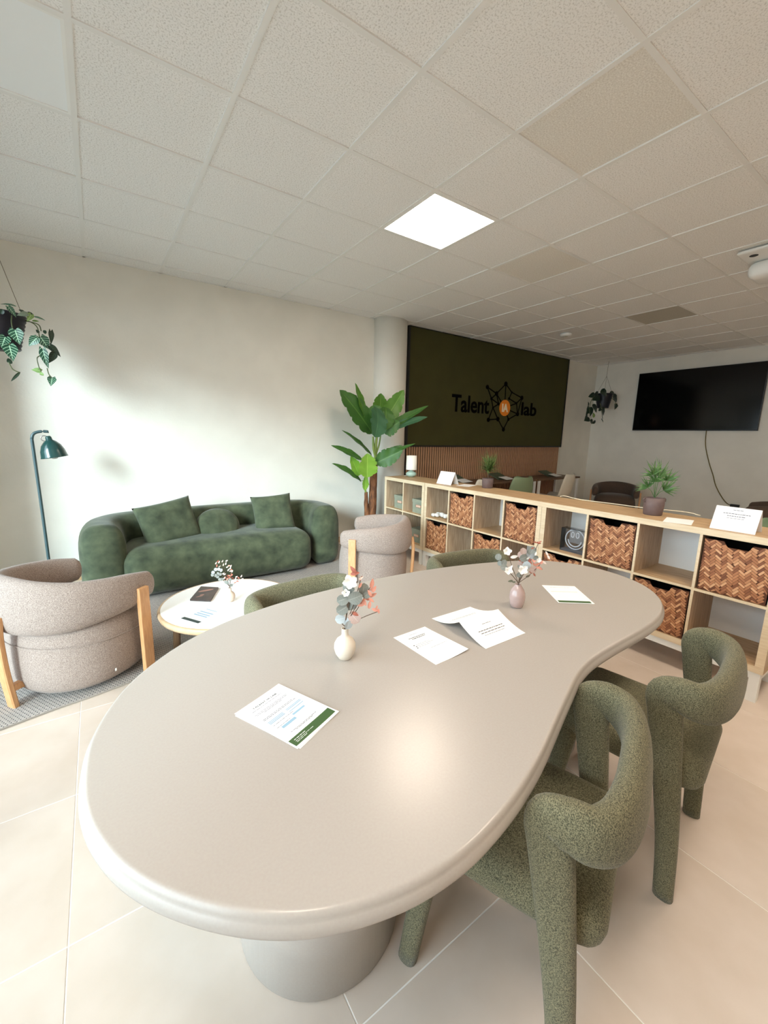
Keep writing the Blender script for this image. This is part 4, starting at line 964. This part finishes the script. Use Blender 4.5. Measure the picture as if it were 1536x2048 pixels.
# potted palms on the cabinets
POTM = mat('mauve_pot', (112, 94, 92), .55, (104, 86, 84), 40)
PALM = leaf_mat('palm_blade', (52, 96, 46), (92, 136, 76), (112, 150, 92), 1, .2, .5); PALM2 = leaf_mat('grassy_blade', (66, 100, 44), (110, 136, 74), (130, 150, 94), 1, .2, .5)
def pot(t, r, h, ears):
    bm = bmesh.new(); lathe(bm, [(r*.86, 0), (r*.92, .004), (r, h*.55), (r*1.0, h), (r*.92, h), (r*.9, h-.015)], seg=40, cap1=False); obj('pot', bm, POTM, t, True)
    bm = bmesh.new(); lathe(bm, [(0, h-.012), (r*.91, h-.012)], seg=24, cap0=False, cap1=False); obj('soil', bm, DARKIN, t)
    if ears:
        for s in (1, -1): o = obj('handle', tube([(s*r*.98, -.0, h-.004), (s*(r+.012), -.0, h-.006), (s*(r+.014), 0, h-.022), (s*r*.97, 0, h-.028)], .004, 8, 4), POTM, t, True); o.rotation_euler = (0, 0, -YAW)
p2 = thing('potted_palm', 'fan palm in a mauve pot with small ears on the right-hand cabinet', 'plant', (3.13, 1.235, TOPZ)); pot(p2, .062, .118, True)
right = Vector(CR); fw = Vector((CF[0], CF[1], 0)).normalized()
def c4(x, y, X, d=0): return at(1100+x/3.523, 680+y/3.523, X=X)
rnd = random.Random(11)
fr4 = [((735, 1110), (745, 1000), 95, -.0), ((735, 1110), (690, 1040), 75, -.02), ((740, 1110), (800, 1060), 95, .02), ((738, 1110), (770, 960), 110, .04), ((736, 1110), (725, 950), 90, -.05), ((742, 1110), (820, 990), 80, -.03)]
for k, (b0, h0, Ls, dx) in enumerate(fr4):
    o3 = Vector((3.13, 1.235, TOPZ)); b = c4(*b0, 3.13)-o3; hb = c4(*h0, 3.13+dx)-o3
    bm = bmesh.new(); sweep(bm, [b, (b+hb)/2+Vector((0, 0, .01)), hb], .0022, .0016, seg=6, n=3, cap='flat'); uvl = bm.loops.layers.uv.verify()
    st = (hb-b).normalized(); Lm = Ls/3.523*.0044
    for q in range(13):
        a = (q/12-.5)*2.5; sd = st.cross(-fw).normalized(); d = (st*math.cos(a)+sd*math.sin(a)+(-fw)*rnd.uniform(-.3, .4)).normalized(); l = Lm*rnd.uniform(.85, 1.1)*(1-.12*abs(a))
        leaf_mesh(bm, hb, hb+d*l+Vector((0, 0, -.012*abs(a))), .0125, -fw+Vector((0, 0, .3)), .03, .35, 5, 'blade', 0, q, 1)
    obj('frond', bm, PALM, p2)
for q in range(5):
    pass
p1 = thing('potted_grass_plant', 'bushy grassy plant in a plain mauve pot on the middle cabinet', 'plant', (3.22, 2.80, TOPZ)); pot(p1, .056, .098, False)
obj('stem', tube([(0, 0, .08), (.004, 0, .13), (0, 0, .18)], .006, 8, 4), mat('brown_stem', (86, 66, 46), .7), p1)
for k in range(9):
    bm = bmesh.new()
    for q in range(26):
        a = rnd.uniform(0, 2*PI); e = rnd.uniform(-.35, 1.3); l = rnd.uniform(.10, .19)*(1 if e > .2 else .9)
        d = Vector((math.cos(a)*math.cos(e), math.sin(a)*math.cos(e), math.sin(e))); b = Vector((0, 0, .15+.05*rnd.random()))
        leaf_mesh(bm, b, b+d*l+Vector((0, 0, .02)), .011, (0, 0, 1) if e < .9 else (0, -1, .2), .10, .3, 5, 'blade', 0, q, 1)
    obj('leaf_cluster', bm, PALM2, p1)

# ------------------------------------------------------------------ vases and bouquets
CERAM = mat('cream_ceramic', (226, 214, 198), .5, (218, 206, 190), 30, .15, 120); PINKV = mat('pink_glazed_ceramic', (190, 164, 158), .12, (178, 152, 146), 20, coat=.6)
def vase(label, loc, prof, m):
    bm = bmesh.new(); lathe(bm, prof, seg=44, cap1=False); o = obj('vase', bm, m, None, True); o.location = loc; tag(o, label, 'vase'); return o
VA = Vector((.583, 1.035, .7502)); VB = Vector((1.385, 1.005, .7502)); VC = Vector((.630, 2.64, CTZ))
bot = lambda s, k=1.0: [(.014*s, 0), (.020*s, .002*s), (.029*s, .018*s), (.034*s, .036*s), (.033*s, .050*s), (.026*s, .064*s), (.014*s, .074*s), (.0105*s, .080*s), (.0105*s, .098*s), (.012*s, .101*s), (.009*s, .101*s), (.008*s, .085*s)]
vase('cream bottle vase with narrow neck nearest on the long table', VA, bot(1.0), CERAM)
vase('small pink glazed vase at the middle of the long table', VB, [(.022, 0), (.026, .003), (.030, .02), (.0325, .042), (.031, .060), (.025, .076), (.016, .088), (.0125, .094), (.0128, .097), (.010, .097), (.009, .085)], PINKV)
vase('small beige bottle vase on the round coffee table', VC, bot(.92), mat('beige_ceramic', (206, 186, 168), .5, coat=.1))
EUC = leaf_mat('eucalyptus_grey', (118, 120, 114), (142, 144, 136), (160, 160, 152), 6, .05, .7); EUCL = leaf_mat('eucalyptus_pale', (168, 176, 180), (186, 190, 190), (196, 200, 200), 6, .05, .6); EUCP = leaf_mat('dusty_pink_leaf', (178, 152, 144), (192, 168, 158), (200, 180, 170), 6, .05, .7)
PETAL = mat('white_petal', (246, 240, 232), .7); SALM = leaf_mat('salmon_leaf', (204, 128, 108), (222, 152, 130), (226, 164, 144), 4, .06, .6); SALD = leaf_mat('rust_leaf', (150, 78, 60), (172, 96, 76), (180, 110, 90), 4, .06, .6); PALE = leaf_mat('blush_leaf', (232, 206, 190), (240, 218, 204), (240, 222, 210), 4, .06, .6)
STEMM = mat('dried_stem', (98, 78, 62), .8); OLV = leaf_mat('olive_leaf', (96, 98, 80), (112, 112, 92), (120, 120, 100), 4, .06, .6)
def bouquet(label, V0, org, sc, items, neck, group=None):
    """items: (kind, px, py, ang, size_px, depth) in crop pixels"""
    t = thing('bouquet', label, 'flowers', V0, 0)
    nrm = Vector((V0.x, V0.y, 0)).normalized(); dist = Vector((V0.x, V0.y, V0.z-CAMZ)).dot(Vector(CF)); mpp = dist/FPX
    def P_(px, py, dd=0):
        x, y = org[0]+px/sc, org[1]+py/sc; d = Vector(CF*FPX+CR*(x-768)-CU*(y-1024)); k = (nrm.dot(V0)+dd)/nrm.dot(d); w = d*k; w.z += CAMZ; return w-V0
    nk = Vector((0, 0, neck)); rt = Vector(CR); up = Vector(CU)
    for k, it in enumerate(items):
        kd, px, py, ang, sz, dd = it; c = P_(px, py, dd); s = sz/sc*mpp; a = math.radians(ang); d = (rt*math.cos(a)+up*math.sin(a)); tw = Vector((rnd.uniform(-.5, .5), rnd.uniform(-.3, .3), rnd.uniform(-.2, .5)))
        if kd == 'stem':
            pts = [nk-Vector((0, 0, .03)), nk+Vector((0, 0, .006)), (nk+c)*.5+Vector((0, 0, .008*math.sin(k))), c]; obj('stem', tube(pts, .0013, 5, 4), STEMM, t); continue
        if kd in ('flower',):
            bm = bmesh.new(); bm.loops.layers.uv.verify()
            for q in range(5):
                aa = 2*PI*q/5+k; dd_ = (rt*math.cos(aa)+up*math.sin(aa)*.9-nrm*.5).normalized(); leaf_mesh(bm, c, c+dd_*s*.62, s*.5, -nrm+dd_*.2, .12, .3, 6, 'round', .1, q, 2)
            obj('flower', bm, PETAL, t); continue
        mm = dict(euc=EUC, eul=EUCL, eup=EUCP, sal=SALM, rust=SALD, pale=PALE, olv=OLV, wht=None)[kd]; shp = 'round' if kd in ('euc', 'eul', 'eup') else 'lance'
        bm = bmesh.new(); bm.loops.layers.uv.verify(); leaf_mesh(bm, c-d*s/2, c+d*s/2, s*(.92 if shp == 'round' else .45), -nrm+tw, .06, .15, 7, shp, .03, k, 2)
        obj('leaf', bm, mm or PETAL, t)
A_ = [('stem', 950, 400, 0, 0, 0), ('stem', 1060, 350, 0, 0, .0), ('stem', 1180, 470, 0, 0, 0), ('stem', 960, 230, 0, 0, 0), ('stem', 880, 500, 0, 0, 0), ('stem', 1050, 200, 0, 0, .01), ('stem', 1130, 260, 0, 0, .01),
      ('flower', 962, 238, 0, 105, -.01), ('flower', 930, 325, 0, 60, 0), ('euc', 950, 290, 160, 95, .0), ('euc', 1000, 365, 20, 115, -.01), ('euc', 905, 380, 200, 95, 0), ('euc', 900, 455, 210, 95, 0), ('euc', 1060, 300, 80, 95, .01), ('eul', 885, 528, 190, 80, 0), ('eul', 945, 575, 250, 70, -.01), ('eul', 930, 545, 120, 60, 0), ('eup', 995, 520, -50, 100, 0), ('euc', 960, 430, 70, 70, .01), ('eul', 985, 430, 60, 60, .02), ('euc', 1085, 345, 40, 60, 0),
      ('rust', 1000, 490, -30, 60, 0), ('sal', 1128, 255, 80, 75, 0), ('sal', 1145, 300, 60, 60, 0), ('sal', 1110, 330, 120, 55, 0), ('sal', 1140, 345, 30, 60, .01), ('sal', 1060, 390, 45, 65, 0), ('sal', 1110, 420, 80, 60, 0), ('sal', 1045, 420, 200, 60, .0), ('sal', 1085, 370, 150, 55, .01), ('sal', 1155, 460, -20, 55, 0), ('sal', 1180, 470, -80, 40, 0), ('sal', 1165, 440, 70, 35, 0), ('sal', 1125, 385, -40, 50, 0), ('rust', 985, 150, 130, 70, .02), ('rust', 1000, 180, 10, 70, .02), ('sal', 1045, 215, 60, 40, .01), ('pale', 1045, 215, 30, 40, 0), ('sal', 1040, 270, 60, 45, 0), ('rust', 1035, 300, 80, 40, .01), ('sal', 1075, 405, -70, 50, .0), ('sal', 1130, 300, 200, 50, .01)]
bouquet('dried bouquet of grey eucalyptus and salmon twigs in the nearest vase', VA, (450, 1100), 3.84, A_, .098)
B_ = [('stem', 400, 370, 0, 0, 0), ('stem', 430, 850, 0, 0, 0), ('stem', 770, 800, 0, 0, 0), ('stem', 200, 520, 0, 0, .01), ('stem', 780, 380, 0, 0, .02), ('stem', 1150, 180, 0, 0, .02), ('stem', 1180, 700, 0, 0, .0), ('stem', 930, 960, 0, 0, -.01), ('stem', 1000, 450, 0, 0, .02),
      ('flower', 405, 375, 0, 190, 0), ('wht', 575, 510, 10, 180, 0), ('flower', 435, 825, 0, 190, -.01), ('flower', 770, 810, 0, 220, -.02), ('wht', 500, 770, 60, 130, -.01), ('eup', 780, 385, 90, 170, 0), ('eup', 740, 470, 70, 180, .01), ('euc', 790, 540, 20, 200, .0), ('euc', 200, 520, 80, 165, 0), ('euc', 330, 650, 60, 150, 0), ('euc', 240, 670, 100, 140, .01), ('euc', 330, 770, 10, 170, -.01), ('euc', 1000, 360, 60, 200, .02), ('euc', 940, 400, 20, 140, .02), ('eul', 1010, 490, 10, 160, .01), ('euc', 1080, 540, 10, 130, .0), ('flower', 1150, 590, 0, 110, 0), ('eul', 870, 710, 130, 200, .0), ('eul', 860, 650, 80, 130, .01), ('euc', 680, 940, 40, 130, 0), ('euc', 700, 740, 80, 100, .01), ('eup', 1010, 820, -20, 170, 0), ('eup', 720, 660, 150, 130, .01),
      ('sal', 1180, 160, 20, 90, .02), ('rust', 1150, 190, -20, 110, .02), ('rust', 1060, 170, 160, 80, .02), ('rust', 1010, 310, 20, 80, .01), ('sal', 1060, 600, 60, 120, 0), ('sal', 1110, 690, 10, 130, 0), ('sal', 1060, 700, -40, 120, .01), ('sal', 1190, 790, -30, 120, 0), ('sal', 1140, 760, 20, 110, 0), ('rust', 930, 600, 70, 110, .01), ('rust', 980, 880, -20, 110, 0), ('rust', 1050, 940, -60, 90, 0), ('sal', 1010, 600, 130, 100, .0), ('sal', 1230, 640, 60, 110, .01), ('rust', 960, 640, 110, 100, 0), ('sal', 1170, 640, 100, 90, .01), ('pale', 1340, 430, 120, 110, .02), ('pale', 1390, 530, -60, 110, .02), ('pale', 1290, 650, -40, 110, .01), ('rust', 740, 600, 10, 110, 0), ('rust', 780, 640, -30, 90, 0), ('olv', 480, 1090, 190, 120, 0), ('olv', 900, 970, 20, 110, 0), ('olv', 560, 1110, 180, 90, 0), ('wht', 900, 540, 40, 90, .0), ('wht', 1080, 440, 70, 90, .01)]
bouquet('bouquet of white blossoms, grey eucalyptus and salmon sprigs in the pink vase', VB, (980, 1070), 11.815, B_, .093)
C_ = [('stem', 880, 1160, 0, 0, 0), ('stem', 800, 990, 0, 0, 0), ('stem', 640, 880, 0, 0, 0), ('stem', 580, 620, 0, 0, 0), ('stem', 700, 340, 0, 0, .01), ('stem', 960, 480, 0, 0, .01), ('stem', 1270, 800, 0, 0, 0), ('stem', 930, 800, 0, 0, 0), ('stem', 600, 350, 0, 0, .02)]
for (x, y) in ((480, 600), (575, 590), (400, 690), (385, 765), (480, 780), (560, 720), (620, 740), (650, 620), (610, 900), (670, 900), (800, 985), (840, 1000), (960, 1080), (920, 910), (540, 820)): C_.append((('eul' if y < 700 else 'euc'), x, y, (x*7) % 180, 105, (x % 5-2)*.004))
for (x, y) in ((490, 400), (590, 370), (690, 340), (820, 330), (600, 500), (715, 450), (795, 415), (840, 520), (950, 490), (930, 560), (870, 610), (940, 640), (990, 650), (720, 720), (760, 745), (1120, 820), (1270, 800), (1300, 890), (1200, 950), (750, 860), (1090, 890)): C_.append(('pale', x, y, 30+(x*3) % 60, 85, (y % 5-2)*.005))
for (x, y) in ((850, 800), (910, 840), (840, 890), (900, 780), (960, 740), (980, 770), (1000, 860), (1180, 850), (960, 600), (900, 480), (520, 480), (550, 340), (780, 850), (1080, 1000), (940, 860), (1150, 960)): C_.append((('rust' if x % 3 else 'sal'), x, y, (x*5) % 180, 90, (y % 7-3)*.004))
bouquet('small dried bouquet of blush twigs in the coffee table vase', VC, (400, 1100), 15.36, C_, .09)

# ------------------------------------------------------------------ desks and shell chairs behind the cabinets
DESKM = mat('dark_desk_top', (116, 88, 64), .45, (98, 74, 54), 6, stretch=(1, 12, 12))
def desk(x0, x1, label):
    t = thing('desk', label, 'desk', ((x0+x1)/2, 4.45, 0), 0, 'desks against the slat wall'); h = (x1-x0)/2
    obj('desktop', bx(-h, h, -.22, .27, .735, .765, bev=.002), DESKM, t)
    for sx_ in (-1, 1):
        for y in (-.20, .25): obj('leg', bx(sx_*(h-.05)-.018, sx_*(h-.05)+.018, y-.018, y+.018, 0, .735), WHITE, t)
desk(4.15, 6.11, 'dark-topped desk along the slat wall nearer the column'); desk(6.14, 7.42, 'dark-topped desk along the slat wall nearer the corner')
GP = mat('sage_shell', (132, 150, 116), .45); CP = mat('cream_shell', (216, 208, 192), .45); GF = mat('green_folder', (78, 92, 72), .6)
def shell_chair(loc, rz, label, m):
    t = thing('shell_chair', label, 'chair', loc, rz)
    # shell: profile along y (front +) swept with curved cross-section
    pf = [(.22, .44), (.20, .455), (.10, .45), (-.05, .44), (-.15, .455), (-.205, .52), (-.235, .62), (-.26, .74), (-.275, .84), (-.275, .86)]
    pf = crom([np.array(p) for p in pf], 4); bm = bmesh.new(); n = len(pf); g = {}
    for s in (0, 1):
        for i, (y, z) in enumerate(pf):
            u = i/(n-1); w = .21+.02*math.sin(u*PI) if u < .6 else .23*(1-.55*((u-.6)/.4)**2.2); w = w if u > .05 else w*.88
            for j in range(-6, 7):
                v = j/6; up_ = .055*v*v*(1 if u < .5 else .4); fwd = .07*v*v*(0 if u < .35 else min(1, (u-.35)/.2))
                g[s, i, j] = bm.verts.new((v*w, y+fwd, z+up_-s*.006*(1 if u < .5 else 0)) if True else 0)
                if s and u >= .5: g[s, i, j].co.y -= .006
    for s in (0, 1):
        for i in range(n-1):
            for j in range(-6, 6): bm.faces.new((g[s, i, j], g[s, i+1, j], g[s, i+1, j+1], g[s, i, j+1]))
    for i in range(n-1):
        for j in (-6, 6): bm.faces.new((g[0, i, j], g[0, i+1, j], g[1, i+1, j], g[1, i, j]))
    for j in range(-6, 6):
        for i in (0, n-1): bm.faces.new((g[0, i, j], g[0, i, j+1], g[1, i, j+1], g[1, i, j]))
    obj('shell', bm, m, t, True)
    for sx_ in (-1, 1):
        for sy in (-1, 1): obj('leg', tube([(sx_*.12, sy*.10, .43), (sx_*.21, sy*.20, 0)], .013, 8, 1), POST, t)
    return t
shell_chair((6.52, 4.12, 0), math.radians(8), 'cream plastic shell chair at the corner desk', CP)
shell_chair((5.35, 4.12, 0), math.radians(-14), 'sage green plastic shell chair at the desk behind the middle plant', GP)
shell_chair((4.36, 4.10, 0), math.radians(10), 'cream plastic shell chair mostly hidden behind the middle cabinet', CP)
shell_chair((3.98, .86, 0), math.radians(60), 'sage green plastic shell chair just behind the right end of the cabinets', GP)
for (px, py, lab) in ((1007, 948, 'green folder with white leaflet on the desk by the sage shell chair'), (1104, 944, 'green folder with white leaflet on the desk by the corner chair'), (922, 955, 'green folder with white leaflet on the desk near the column')):
    q = at(px, py, Y=4.48); t = thing('desk_folder', lab, 'folder', (q.x, 4.46, .7655), math.radians(10), 'green folders on the desks')
    bm = bmesh.new(); box(bm, -.17, .17, .0, .012, 0, .22, M=Matrix.Rotation(math.radians(-68), 4, 'X')); 
    mn = min(v.co.z for v in bm.verts)
    for v in bm.verts: v.co.z -= mn
    obj('folder', bm, GF, t)
    bm = bmesh.new(); box(bm, -.16, .10, -.13, .03, .0405, .0415, M=Matrix.Rotation(math.radians(12), 4, 'X')); obj('sheet', bm, PAPER, t)
